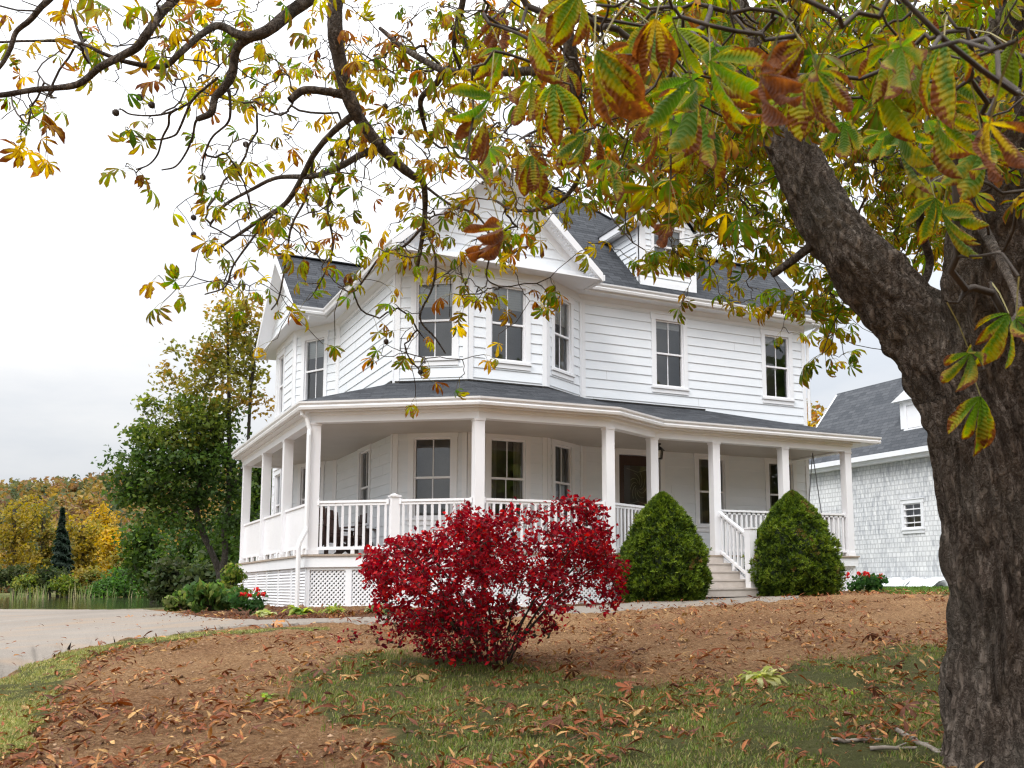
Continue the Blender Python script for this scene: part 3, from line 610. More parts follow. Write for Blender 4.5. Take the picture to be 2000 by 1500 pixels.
def railing(A, B, z0=0.085, z1=0.985, post_gap=.1, parent=None, name='railing'):
    A = np.array((*A, 0.)) if len(A) == 2 else np.array(A, float); B = np.array((*B, 0.)) if len(B) == 2 else np.array(B, float)
    d = B - A; L = np.linalg.norm(d[:2]); u = d / L; mb = MB()
    a, b = A + u * post_gap, B - u * post_gap; up = np.array([0, 0, 1.])
    mb.bar(a + up * (z1 - .022), b + up * (z1 - .022), .075, .044); mb.bar(a + up * (z1 - .07), b + up * (z1 - .07), .04, .05); mb.bar(a + up * (z0 + .025), b + up * (z0 + .025), .05, .055)
    n = max(2, round((L - 2 * post_gap) / .135))
    for i in range(n):
        c = a + (b - a) * ((i + .5) / n); mb.box(c + (-.02, -.02, z0 + .05), c + (.02, .02, z1 - .05))
    m = (a + b) / 2; mb.box((m[0] - .03, m[1] - .03, m[2] + 0.001), (m[0] + .03, m[1] + .03, m[2] + z0))
    for e in (a, b): mb.obox(e + up * (z1 - .035) + (u * .02 if e is a else -u * .02), u * .02, np.cross(u, up) * .045, up * .05)
    return mb.build(name, M['vinyl'], parent or house)
NW = np.array(POSTS[3]) + (np.array(POSTS[4]) - np.array(POSTS[3])) * 0.5
mb = MB(); mb.box((NW[0] - .08, NW[1] - .08, 0.0), (NW[0] + .08, NW[1] + .08, 1.03)); mb.box((NW[0] - .1, NW[1] - .1, 1.03), (NW[0] + .1, NW[1] + .1, 1.06)); mb.lathe([(.09, 1.06), (.06, 1.085), (0, 1.10)], (NW[0], NW[1], 0), 4); mb.build('newel_post', M['vinyl'], house)
for a, b in ((POSTS[3], NW), (NW, POSTS[4]), (POSTS[4], POSTS[5]), (POSTS[5], POSTS[6]), (POSTS[7], POSTS[8]), (POSTS[8], POSTS[9]), (POSTS[9], (16.2, 19.32))): railing(a, b)
for a, b in ((POSTS[0], POSTS[1]), (POSTS[1], POSTS[2]), (POSTS[2], POSTS[3])):     # solid beaded privacy panels on the left side
    mb = MB(); y0, y1 = b[1] + .09, a[1] - .09; x = 4.12
    mb.box((x - .04, y0, .93), (x + .04, y1, .975)); mb.box((x - .028, y0, .125), (x + .028, y1, .165)); n = int((y1 - y0) / .045)
    for i in range(n):
        q = y0 + (y1 - y0) * i / n; mb.box((x - .016, q + .002, .165), (x + .016, q + (y1 - y0) / n - .002, .93))
    for q in (y0 + .5, y0 + 1.2, y0 + 1.9):
        if q < y1 - .1: mb.box((x - .04, q, 0.001), (x + .02, q + .16, .125))
    mb.build('privacy_panel', M['vinyl'], house)
# ---- lattice and louvre skirting
def clip_rect(poly, s0, s1, z0, z1):
    for ax, lim, sg in ((0, s0, 1), (0, s1, -1), (1, z0, 1), (1, z1, -1)):
        out = []
        for i in range(len(poly)):
            p, q = poly[i], poly[(i + 1) % len(poly)]; a, b = sg * (p[ax] - lim), sg * (q[ax] - lim)
            if a >= 0: out.append(p)
            if a * b < 0: t = a / (a - b); out.append((p[0] + (q[0] - p[0]) * t, p[1] + (q[1] - p[1]) * t))
        poly = out
        if len(poly) < 3: return []
    return poly
def lattice(A, B, ztop, zb0, zb1, pw=0.86, parent=None):
    P, L = wallframe(A, B); n = max(1, round(L / pw)); ws = L / n
    for i in range(n):
        a, b = i * ws, (i + 1) * ws; zb = max(zb0, zb1) if False else zb0 + (zb1 - zb0) * (i + .5) / n; mb = MB()
        brd(mb, P, a, a + .06, zb, ztop, -.02, .022); brd(mb, P, b - .06, b, zb, ztop, -.02, .022); brd(mb, P, a + .06, b - .06, ztop - .05, ztop, -.02, .022); brd(mb, P, a + .06, b - .06, zb, zb + .10, -.02, .022)
        s0, s1, z0, z1 = a + .06, b - .06, zb + .10, ztop - .05; pit = .083; wd = .0215
        for sg, o in ((1, .0), (-1, -.008)):
            k = -int((z1 - z0) / pit) - 2
            while k * pit < (s1 - s0) + (z1 - z0) + .2:
                c = s0 + k * pit; h = z1 - z0 + .2
                q = [(c - wd, z0 - .1), (c + wd, z0 - .1), (c + wd + h, z0 - .1 + h), (c - wd + h, z0 - .1 + h)] if sg > 0 else [(c - wd, z0 - .1), (c + wd, z0 - .1), (c + wd - h, z0 - .1 + h), (c - wd - h, z0 - .1 + h)]
                q = clip_rect(q, s0, s1, z0, z1)
                if q: mb.prism([P(s, o - .007, z) for s, z in q], P(0, .007, 0) - P(0, 0, 0))
                k += 1
        mb.build('lattice_panel', M['trim'], parent or house)
sk = offs(PL, .08)
lattice(sk[2], sk[3], -.237, -1.03, -1.03); lattice(sk[3], sk[4], -.237, -1.03, -1.0); lattice(sk[4], sk[5], -.237, -.99, -.93); lattice(sk[5], sk[6], -.237, -.92, -.86); lattice(sk[6], (sk[6][0], 19.3), -.237, -.86, -.84, 1.8)
A, B = sk[1], sk[2]; P, L = wallframe(A, B); n = 6
for i in range(n):
    a, b = L * i / n, L * (i + 1) / n; mb = MB(); z = -1.10
    brd(mb, P, a, a + .07, z, -.237, -.02, .022); brd(mb, P, b - .07, b, z, -.237, -.02, .022)
    while z < -.27: mb.prism([P(a + .07, -.015, z), P(a + .07, .018, z), P(a + .07, .018, z + .012), P(a + .07, -.012, z + .057)], P(b - .07, 0, 0) - P(a + .07, 0, 0)); z += .058
    mb.build('louvre_panel', M['trim'], house)
# ---- steps
mb = MB(); x0, x1 = 10.98, 12.50; yb = 17.40; rise, run, nst = .173, .285, 5
for i in range(nst - 0):
    zt = -rise * (i + 1); y1 = yb - run * (i); y0 = y1 - run
    if i < nst - 1: mb.box((x0, y0 - .045, zt - .032), (x1, y1 - .02, zt))
    mb.box((x0 + .01, y1 - .03, zt + .002), (x1 - .01, y1 - .012, zt + rise - .036))
mb.build('front_steps', M['step'], house)
mb = MB(); yf = yb - run * 4 - .02
for x in (x0 - .03, x1): mb = MB(); mb.prism([(x, yb, -.04), (x, yb, -1.0), (x, yf, -1.0), (x, yf, -.74)], (.03, 0, 0)); mb.build('stair_stringer', M['trim'], house)
nx, ny = 12.46, 16.36
mb = MB(); mb.box((nx - .09, ny - .09, -.90), (nx + .09, ny + .09, .50)); mb.box((nx - .105, ny - .105, .50), (nx + .105, ny + .105, .53)); mb.build('newel_post', M['vinyl'], house)
railing((12.46, 17.50, 0.0), (nx, ny, -0.62), .10, .97, .10, name='stair_railing')
# ---- downspouts
mb = MB(); q = g[1]
mb.tube([(q[0] + .10, q[1] + .10, 2.66), (q[0] + .10, q[1] + .10, 2.58), (q[0] + .18, q[1] + .10, 2.52), (4.0, 18.50, 2.30), (3.985, 18.47, 2.2), (3.985, 18.47, .52), (3.98, 18.46, .44), (3.86, 18.40, .22), (3.84, 18.39, .12), (3.84, 18.39, -.95), (3.80, 18.33, -1.0)], .042, 8)
mb.build('downspout', M['gutter'], house)
mb = MB(); mb.tube([(16.95, 19.12, 6.0), (16.95, 19.12, 5.93), (16.9, 19.2, 5.86), (16.78, 19.34, 5.72), (16.74, 19.36, 5.6), (16.74, 19.36, 3.5)], .042, 8); mb.build('downspout', M['gutter'], house)
# ---- main roof
PIT = .95; EZ = 6.13
def fz(y): return EZ + .02 + PIT * (y - 19.0)
mb = MB()
rl = 7.93; yr = 19 + (rl - EZ - .02) / PIT; xh = 13.65; pk = (10.5, 19 + (10.5 - 5.45), fz(19 + 10.5 - 5.45)); gxr = 7.73; yg = 19 + gxr - 5.45
roof_face(mb, [(gxr, 18.97, fz(18.97)), (16.97, 18.97, fz(18.97)), (16.97, yr, fz(yr)), (xh, yr, fz(yr)), pk, (gxr, yg, fz(yg))], (1, 0, 0))
gl_z = lambda x: EZ + .02 + PIT * (x - 5.45)
roof_face(mb, [(5.42, 18.16, gl_z(5.42)), (gxr, 18.16, gl_z(gxr)), (gxr, yg, gl_z(gxr)), pk, (10.5, 29.3, pk[2]), (5.42, 29.3, gl_z(5.42))], (0, 1, 0))
gr_z = lambda x: gl_z(gxr) - PIT * (x - gxr)
roof_face(mb, [(10.04, 18.16, gr_z(10.04)), (gxr, 18.16, gr_z(gxr)), (gxr, yg, gr_z(gxr)), (10.04, 19.0, gr_z(10.04))], (0, 1, 0))
roof_face(mb, [(xh, yr, fz(yr)), pk, (10.5, 29.3, pk[2]), (15.55, 29.3, EZ), (15.55, yr, EZ)], (0, 1, 0))
roof_face(mb, [(16.97, yr, fz(yr)), (13.0, yr, fz(yr)), (13.0, 22.75, EZ), (16.97, 22.75, EZ)], (1, 0, 0))
WY0, WY1, WYC = 23.93, 29.27, 26.6; WP = .79; wzr = EZ + .02 + WP * (WYC - WY0)
roof_face(mb, [(4.72, WY0, EZ + .02), (7.6, WY0, EZ + .02), (7.6, WYC, wzr), (4.72, WYC, wzr)], (1, 0, 0)); roof_face(mb, [(4.72, WY1, EZ + .02), (7.6, WY1, EZ + .02), (7.6, WYC, wzr), (4.72, WYC, wzr)], (1, 0, 0))
roof = mb.build('roof', M['roof'], house)
for a, b in (((gxr, 18.18, gl_z(gxr)), (gxr, yg, gl_z(gxr))), (pk, (xh, yr, fz(yr))), ((xh, yr, fz(yr)), (16.97, yr, fz(yr))), ((4.72, WYC, wzr), (7.4, WYC, wzr))): mb = MB(); mb.bar(np.array(a), np.array(b), .2, .03); mb.build('ridge_cap', M['roof'], roof)
K2 = [(.36, 5.985), (.44, 5.99), (.455, 6.04), (.435, 6.07), (.47, 6.105), (.475, 6.14), (.36, 6.14)]
SO = [(-.0, 5.94), (.36, 5.94), (.36, 6.12), (-.0, 6.12)]; BM = [(.035, 5.84), (.06, 5.86), (.11, 5.90), (.13, 5.94), (.035, 5.94)]
le = [(9.9, 19.4, 0), (16.60, 19.4, 0)]; ls = [(SX, 23.93 + .36, 0), (SX, 18.3, 0)]
mb = MB()
for ln in (le, ls): mb = MB(); mb.sweep(ln, SO); mb.sweep(ln, BM); mb.build('eave_trim', M['trim'], house)
mb = MB(); mb.box((16.60, 18.98, 5.94), (16.95, 22.75, 6.12)); mb.build('eave_trim', M['trim'], house)
mb = MB(); le2 = [(10.0, 19.4, 0), (16.98, 19.4, 0)]; mb.sweep(le2, K2); mb.build('eave_gutter', M['gutter'], house); mb = MB(); mb.sweep([(4.74, 24.29, 0), (SX - .02, 24.29, 0), (SX - .02, 18.2, 0)], K2); mb.build('eave_gutter', M['gutter'], house)
mb = MB(); mb.face([(16.66, 19.4, 5.9), (16.66, 22.4, 5.9), (16.66, yr, 7.9)]); clapboards(mb, (16.66, 19.4), (16.66, 22.4), 5.98, 7.8, [], srange=lambda z: ((z - 5.95) / PIT + .0, 3.0 - (z - 5.95) / PIT * .85)); mb.build('gable_wall', M['siding'], house)
mb = MB()
for a, b in (((16.96, 18.97, fz(18.97)), (16.96, yr, fz(yr))), ((16.96, 22.75, EZ), (16.96, yr, fz(yr)))): mb.bar(np.array(a) - (0, 0, .10), np.array(b) - (0, 0, .10), .03, .18)
mb.build('rake_board', M['trim'], house)
# ---- front gable over the bay
mb = MB(); G0, G1 = (5.45, 18.56), (10.01, 18.56)
clapboards(mb, G0, G1, 6.16, 8.3, [], srange=lambda z: ((z - 6.02) / PIT, (G1[0] - G0[0]) - (z - 6.02) / PIT)); mb.face([(5.5, 18.565, 6.0), (9.95, 18.565, 6.0), (gxr, 18.565, 8.2)])
gw = mb.build('gable_wall', M['siding'], house)
mb = MB(); mb.box((5.44, 18.50, 5.975), (10.02, 18.56, 6.16)); mb.prism([(5.41, 18.19, 5.945), (10.05, 18.19, 5.945), (10.05, 18.56, 5.945), (10.05, 19.02, 5.945), (9.7, 19.40, 5.945), (5.9, 19.45, 5.945), (5.41, 19.45, 5.945)], (0, 0, .028))
for sg in (-1, 1):
    f = (lambda x: gl_z(x)) if sg < 0 else (lambda x: gr_z(x)); xe = 5.40 if sg < 0 else 10.06
    mb.prism([(xe, 18.15, f(xe) - .015), (gxr, 18.15, f(gxr) - .015), (gxr, 18.15, f(gxr) - .24), (xe, 18.15, f(xe) - .20)], (0, .03, 0))
    mb.face([(xe, 18.18, f(xe) - .19), (gxr, 18.18, f(gxr) - .22), (gxr, 18.56, f(gxr) - .22), (xe, 18.56, f(xe) - .19)])
    mb.prism([(xe - sg * .2, 18.53, f(xe) - .19 + .19), (gxr, 18.53, f(gxr) - .2), (gxr, 18.53, f(gxr) - .40), (xe - sg * .45, 18.53, f(xe) + .0)], (0, .03, 0))
    for i in range(int(abs(gxr - xe) / .06)):
        x = xe - sg * (.1 + .06 * i); z = f(x) - .222
        if abs(x - gxr) > .15: mb.obox((x, 18.31, z), (.012, 0, 0), (0, .07, 0), (0, 0, .016))
mb.box((10.02, 18.17, 5.93), (10.12, 18.98, 6.06)); mb.build('gable_trim', M['trim'], gw)
# ---- left wing gable
mb = MB(); clapboards(mb, (5.08, 29.0), (5.08, 24.2), 6.1, 8.2, [], srange=lambda z: ((z - 6.05) / WP, 4.8 - (z - 6.05) / WP)); mb.face([(5.09, 24.1, 6.0), (5.09, 29.1, 6.0), (5.09, WYC, 8.1)]); wg = mb.build('gable_wall', M['siding'], house)
mb = MB(); mb.box((5.03, 24.05, 5.975), (5.08, 29.15, 6.12)); mb.prism([(4.75, WY0 + .02, 5.945), (SX, WY0 + .02, 5.945), (SX, WY1 - .02, 5.945), (4.75, WY1 - .02, 5.945)], (0, 0, .028))
for y0 in (WY0, WY1):
    mb.prism([(4.71, y0, EZ), (4.71, WYC, wzr - .015), (4.71, WYC, wzr - .26), (4.71, y0, EZ - .2)], (.03, 0, 0)); mb.face([(4.74, y0, EZ - .19), (4.74, WYC, wzr - .24), (5.08, WYC, wzr - .24), (5.08, y0, EZ - .19)])
    mb.prism([(5.05, y0, EZ - .1), (5.05, WYC, wzr - .24), (5.05, WYC, wzr - .42), (5.05, y0, EZ - .28)], (.03, 0, 0))
mb.prism([(4.76, 24.28 - .36, 5.95), (SX, 24.28 - .36, 5.95), (SX, 24.28 - .36, 6.12), (4.76, 24.28 - .36, 6.12)], (0, .3, 0)); mb.build('gable_trim', M['trim'], wg)
# ---- dormer
dx0, dx1, dy = 11.68, 13.21, 19.26; dzb = fz(dy) - .03; dze = 7.84; dxc = (dx0 + dx1) / 2; dp = 1.12; dzr = dze + .06 + dp * (dxc - dx0 + .2)
mb = MB(); P, L = wallframe((dx0, dy), (dx1, dy)); wz0, wz1, ws0, ws1 = 6.93, 7.86, .36, 1.17
clapboards(mb, (dx0, dy), (dx1, dy), dzb, dze + 1.0, [(ws0 - .04, ws1 + .04, wz0 - .04, wz1 + .04)], e=.15, srange=lambda z: (max(0, (z - dze) / dp), L - max(0, (z - dze) / dp)))
for x, sg in ((dx0, -1), (dx1, 1)):
    k = math.floor(dzb / .15)
    while k * .15 < dze:
        za, zb = max(k * .15, dzb), min(k * .15 + .15, dze); yb = lambda z: 19 + (z - EZ - .02) / PIT
        mb.face([(x + sg * .022, dy, za), (x + sg * .022, yb(za), za), (x + sg * .003, yb(zb), zb), (x + sg * .003, dy, zb)]); mb.face([(x, dy, za), (x, yb(za), za), (x + sg * .022, yb(za), za), (x + sg * .022, dy, za)]); k += 1
dm = mb.build('dormer', M['siding'], house)
mb = MB(); t = .034
brd(mb, P, -.03, .13, dzb - .02, dze, -.05, t); brd(mb, P, L - .13, L + .03, dzb - .02, dze, -.05, t); brd(mb, P, .13, L - .13, dzb - .02, dzb + .13, -.05, t); brd(mb, P, .13, L - .13, wz0 - .21, wz0 - .16, -.02, .03)
for x, sg in ((dx0, -1), (dx1, 1)):
    mb.box((min(x, x + sg * .03), dy, dzb), (max(x, x + sg * .03), dy + .14, dze)); xo = x + sg * .2; ye = 19 + (dze - EZ) / PIT
    mb.box((min(xo, xo - sg * .03), dy - .22, dze - .05), (max(xo, xo - sg * .03), ye + .1, dze + .16)); mb.box((min(x, xo), dy - .2, dze - .04), (max(x, xo), ye, dze - .015))
    mb.prism([(xo, dy - .24, dze + .15), (dxc, dy - .24, dzr), (dxc, dy - .24, dzr - .24), (xo, dy - .24, dze - .05)], (0, .03, 0)); mb.face([(xo, dy - .22, dze - .03), (dxc, dy - .22, dzr - .2), (dxc, dy, dzr - .2), (xo, dy, dze - .03)])
mb.build('dormer_trim', M['trim'], dm)
mb = MB()
for sg in (-1, 1):
    xo = dxc + sg * (dxc - dx0 + .22); ze = dze + .14; yb = lambda z: 19 + (z - EZ) / PIT + .05
    roof_face(mb, [(xo, dy - .26, ze + .02), (xo, yb(ze), ze + .02), (dxc, yb(dzr) + .05, dzr + .02), (dxc, dy - .26, dzr + .02)], (0, 1, 0))
mb.build('dormer_roof', M['roof'], dm)
make_window(dm, P, ws0, ws1, wz0, wz1, .25, 0, cw=.07)
# ================================================================== things around the house
# ---- weathered outbuilding
m = shingle('painted_wood_shingles', (0.58, 0.595, 0.615), (0.84, 0.845, 0.85), 0.17, 0.15, 0.014, 1.0); M['shake'] = m
n, l = nodes(m); p = n['Principled BSDF']; src = p.inputs['Base Color'].links[0].from_socket
w1 = noise_node(m, 0.55, 5); w2 = noise_node(m, 9, 5, vec_scale=(1, 1, 0.25))
f = mixc(m, 1.0, ramp(m, w1.outputs['Fac'], [(0.36, (0, 0, 0)), (0.50, (1, 1, 1))]).outputs['Color'], ramp(m, w2.outputs['Fac'], [(0.4, (0, 0, 0)), (0.7, (0.8, 0.8, 0.8))]).outputs['Color'], 'MULTIPLY')
l.new(mixc(m, f, mixc(m, 0.45, src, (0.74, 0.75, 0.76)), (0.27, 0.29, 0.33)), p.inputs['Base Color'])
OX = 23.0; oz0 = float(ground_z(OX, 22)) - .05; y0, y1 = 13.0, 27.0; ez = 3.55
shed = empty('outbuilding', (26.5, 20, oz0), 'old outbuilding with peeling white shingle siding and grey roof beyond the porch', 'outbuilding')
def uvface(mb, pts, e, m=0): roof_face(mb, pts, e, m)
mb = MB(); wy0, wy1 = on_x(1802, 1000, OX)[1], on_x(1764, 1000, OX)[1]; wzt, wzb = on_x(1782, 981, OX)[2], on_x(1782, 1034, OX)[2]
for a, b, c, d in ((y0, wy0, oz0, ez), (wy1, y1, oz0, ez), (wy0, wy1, oz0, wzb), (wy0, wy1, wzt, ez)): uvface(mb, [(OX, a, c), (OX, a, d), (OX, b, d), (OX, b, c)], (0, 1, 0))
RW, RZ = 2.0, 6.3
for y in (y0, y1): uvface(mb, [(OX, y, oz0), (OX + 7, y, oz0), (OX + 7, y, ez - .6), (OX + RW, y, RZ - .1), (OX, y, ez - .05)], (1, 0, 0))
if 1:
    pass
uvface(mb, [(OX + 7, y0, oz0), (OX + 7, y1, oz0), (OX + 7, y1, ez), (OX + 7, y0, ez)], (0, 1, 0)); mb.build('wall', M['shake'], shed)
mb = MB(); zr = RZ; hipy = y1 + .35; rx = OX + RW
uvface(mb, [(OX - .35, y0 - .3, ez - .15), (rx, y0 - .3, zr), (rx, hipy, zr), (OX - .35, y1 + .35, ez - .15)], (0, 1, 0)); uvface(mb, [(OX + 7.35, y0 - .3, ez - .6), (rx, y0 - .3, zr), (rx, hipy, zr), (OX + 7.35, y1 + .35, ez - .6)], (0, 1, 0))
mb.build('roof', M['roof2'], shed)
mb = MB(); mb.box((OX - .42, y0 - .3, ez - .30), (OX - .28, y1 + .36, ez - .14)); mb.box((OX - .28, y0, ez - .42), (OX - .03, y1, ez - .30)); mb.bar((OX - .36, y1 + .30, ez - .26), (rx, y1 + .30, zr - .12), .06, .18); mb.build('eave_board', M['trim'], shed)
mb = MB(); mb.box((OX - .05, y0, oz0 - .3), (OX + .02, y1, oz0 + .30)); mb.build('foundation', M['trim'], shed)
Ps, _ = wallframe((OX, wy1), (OX, wy0)); Lw = wy1 - wy0
ow = make_window(shed, Ps, .05, Lw - .05, wzb + .03, wzt - .03, 0, 0, cw=.10)
mb = MB()
for i in range(1, 4):
    z = wzb + (wzt - wzb) * i / 4; mb.box((OX - .03, wy0 + .05, z - .02), (OX + .01, wy1 - .05, z + .015))
mb.build('louvre', M['vinyl'], ow)
q = on_x(1790, 854, OX + .3); dzb2 = q[2] - .05
mb = MB(); dxf = OX + .3; yl = on_x(1760, 830, dxf)[1]; yr2 = yl - 1.7; zt = dzb2 + 1.25
mb.box((dxf - .02, yr2, dzb2), (dxf + 1.3, yl, zt)); mb.prism([(dxf - .2, yl + .2, zt), (dxf - .2, (yl + yr2) / 2, zt + .55), (dxf - .2, yr2 - .2, zt)], (1.5, 0, 0)); dm2 = mb.build('dormer', M['trim'], shed)
Pd, _ = wallframe((dxf - .025, yl), (dxf - .025, yr2)); make_window(dm2, Pd, .3, 1.4, dzb2 + .35, zt - .15, .3, 0, cw=.1)
# white tarp slumped along its foot
mb = MB(); k = 26; tp = on_x(1688, 1128, OX - .6); ya, yb_ = on_x(1690, 1130, OX - .4)[1], on_x(1835, 1130, OX - .4)[1]; rr = random.Random(5)
top = []; bot = []
for i in range(k + 1):
    y = ya + (yb_ - ya) * i / k; h = .30 + .05 * math.sin(i * .9) + rr.uniform(-.03, .03); top.append((OX - .10 - rr.uniform(0, .05), y, oz0 + h)); bot.append((OX - .6 - .1 * math.sin(i * .8) - rr.uniform(0, .08), y + rr.uniform(-.1, .1), float(ground_z(OX - .6, y)) + .03))
for i in range(k): 
    mid0 = tuple((a + b) / 2 + c for a, b, c in zip(top[i], bot[i], (-.02, 0, .05 * (-1) ** i))); mid1 = tuple((a + b) / 2 + c for a, b, c in zip(top[i + 1], bot[i + 1], (-.02, 0, -.05 * (-1) ** i)))
    mb.face([bot[i], bot[i + 1], mid1, mid0]); mb.face([mid0, mid1, top[i + 1], top[i]])
M['tarp'] = simple('white_tarp', (0.62, 0.66, 0.68), (0.74, 0.77, 0.78), 3, 0.4)
tag(mb.build('tarp', M['tarp'], None, True), 'crumpled white tarp lying along the foot of the shingled outbuilding', 'tarp')

# ---- hanging lantern
q = on_y(1287, 884, 18.3); lt = empty('porch_lantern', tuple(q), 'black hanging lantern under the porch ceiling beside the front door', 'lantern')
mb = MB(); mb.tube([q + (0, 0, .16), (q[0], q[1], 2.455)], .008, 5); mb.lathe([(.0, 2.43 - q[2]), (.05, 2.44 - q[2]), (.05, 2.465 - q[2])], q, 10); mb.build('rod', M['black'], lt)
mb = MB(); mb.lathe([(.0, .18), (.02, .17), (.03, .14), (.09, .11), (.155, .055), (.15, .045), (0, .05)], q, 4); mb.build('cap', M['black'], lt)
mb = MB()
for i in range(4):
    a = math.pi / 4 + i * math.pi / 2; mb.bar(q + (.10 * math.cos(a - .785), .10 * math.sin(a - .785), .05), q + (.075 * math.cos(a - .785), .075 * math.sin(a - .785), -.13), .02, .02, up=(0.3, 1, 0))
mb.lathe([(0, -.15), (.085, -.145), (.09, -.125), (0, -.12)], q, 4); mb.build('cage', M['black'], lt)
mb = MB(); mb.lathe([(.06, -.12), (.085, .045)], q, 4); mb.build('lamp_glass', M['lampglass'], lt)

# ---- slatted wooden chairs on the porch
def make_chair(loc, rz, label):
    root = empty('porch_chair', (0, 0, 0), label, 'chair', 'dark wooden chairs on the porch')
    for i in range(7):
        mb = MB(); x = -.27 + .09 * i; h = 1.02 - .10 * abs(i - 3) / 3; mb.bar((x * .8, .26, .30), (x * 1.1, .52, h), .075, .02, up=(0, 1, .2)); mb.build('back_slat', M['chairwood'], root)
    mb = MB(); mb.bar((-.3, .34, .48), (.3, .34, .48), .03, .06, up=(0, 1, .3)); mb.build('back_rail', M['chairwood'], root); mb = MB(); mb.bar((-.3, .45, .78), (.3, .45, .78), .03, .06, up=(0, 1, .3)); mb.build('back_rail', M['chairwood'], root)
    for i in range(6):
        mb = MB(); y = -.28 + .1 * i; mb.box((-.29, y, .38 - .02 * i), (.29, y + .085, .40 - .02 * i)); mb.build('seat_slat', M['chairwood'], root)
    for s in (-1, 1):
        mb = MB(); mb.box((s * .37 - .07, -.36, .58), (s * .37 + .07, .42, .605)); mb.build('armrest', M['chairwood'], root)
        mb = MB(); mb.box((s * .33 - .02, -.30, 0), (s * .33 + .02, -.20, .58)); mb.build('leg', M['chairwood'], root)
        mb = MB(); mb.bar((s * .31, -.3, .36), (s * .31, .55, .02), .03, .11); mb.build('leg', M['chairwood'], root)
        mb = MB(); mb.bar((s * .34, .34, .1), (s * .34, .36, .58), .03, .07, up=(1, 0, 0)); mb.build('leg', M['chairwood'], root)
    root.location = loc; root.rotation_euler = (0, 0, rz); return root
q = on_y(655, 1040, 19.75); make_chair((q[0], q[1], 0.0), R(16), 'dark slat-back chair near the corner downspout, facing out through the railing')
q = on_y(700, 1040, 20.9); make_chair((q[0], q[1], 0.0), R(-42), 'dark slat-back chair half hidden behind it, near the narrow side window')
# ---- porch swing
sw = empty('porch_swing', (15.68, 18.62, .45), 'brown bench swing hanging on chains at the right end of the porch', 'swing')
for y in (18.08, 19.16):
    top = (15.68, y, 2.46)
    for xx in (15.42, 15.94): mb = MB(); mb.tube([top, (xx, y, .63)], .012, 5); mb.build('chain', M['chain'], sw)
    mb = MB(); mb.box((15.38, y - .035, .60), (15.98, y + .035, .64)); mb.bar((15.46, y, .36), (15.46, y, .6), .05, .05, up=(0, 1, 0)); mb.build('armrest', M['chairwood'], sw)
mb = MB()
for i in range(6): mb.box((15.40 + .09 * i, 18.02, .40), (15.48 + .09 * i, 19.22, .425))
for y in (18.1, 19.1): mb.box((15.44, y - .03, .36), (15.92, y + .03, .40))
mb.build('seat', M['chairwood'], sw)
mb = MB()
for i in range(12): y = 18.06 + .1 * i; mb.bar((15.92, y, .42), (16.05, y, .95), .05, .02, up=(1, 0, .3))
mb.bar((16.05, 18.02, .95), (16.05, 19.22, .95), .03, .07); mb.build('backrest', M['chairwood'], sw)
# ---- flowerpots and bedding plants
def leaf_quads(base, dirs, length, width, col, droop=0.5, seg=3):
    """strap leaves: base points (N,3), horizontal directions (N,3) -> verts, quads, colours"""
    n = len(base); V = []; Cc = []
    side = np.cross(dirs, (0, 0, 1)); side /= np.linalg.norm(side, axis=1, keepdims=True) + 1e-9
    for i in range(seg + 1):
        t = i / seg; w = width * (math.sin(math.pi * (0.12 + 0.88 * t)) ** 0.8 if t < 1 else 0.05)
        p = base + dirs * (length * t)[:, None] - np.array([0, 0, 1.]) * (droop * length * t * t)[:, None]
        V += [p - side * w[:, None], p + side * w[:, None]]; Cc += [col, col]
    V = np.stack(V, 1).reshape(-1, 3); Cc = np.stack(Cc, 1).reshape(-1, 3); k = 2 * (seg + 1); F = []
    o = (np.arange(n) * k)[:, None]
    for i in range(seg): F.append(o + np.array([2 * i, 2 * i + 1, 2 * i + 3, 2 * i + 2]))
    return V, np.concatenate(F), Cc
def rosette(root, name, c, n, length, width, cols, up=0.9, seed=0, droop=.6, mat='leaf', spread=.06):
    r = np.random.default_rng(seed); a = r.random(n) * 6.283; e = r.uniform(.25, up, n)
    d = np.stack([np.cos(a) * np.cos(e * 1.4), np.sin(a) * np.cos(e * 1.4), np.sin(e * 1.4)], 1)
    b = np.array(c) + np.stack([np.cos(a), np.sin(a), 0 * a], 1) * (spread * r.random(n))[:, None] + np.array([0, 0, 1.]) * (r.random(n) * length * .25)[:, None]
    L = length * r.uniform(.6, 1.1, n); W = width * r.uniform(.7, 1.2, n); cc = np.array(cols)[r.integers(0, len(cols), n)] * r.uniform(.75, 1.2, (n, 1))
    V, F, Cc = leaf_quads(b, d, L, W, cc, droop); return np_obj(name, V, F, M[mat], root, col=Cc, smooth=True)
def ball(root, name, cs, rad, n, size, cols, mat, seed=0, flat=.8):
    r = np.random.default_rng(seed); d = r.normal(size=(n, 3)); d /= np.linalg.norm(d, axis=1, keepdims=True); cs = np.array(cs); k = r.integers(0, len(cs), n)
    P = cs[k] + d * rad * (r.random((n, 1)) ** .4) * np.array([1, 1, flat]); return quads(root, name, P, size * r.uniform(.6, 1.2, n), np.array(cols)[r.integers(0, len(cols), n)] * r.uniform(.75, 1.2, (n, 1)), mat, r, nrm=d + .5 * r.normal(size=(n, 3)))
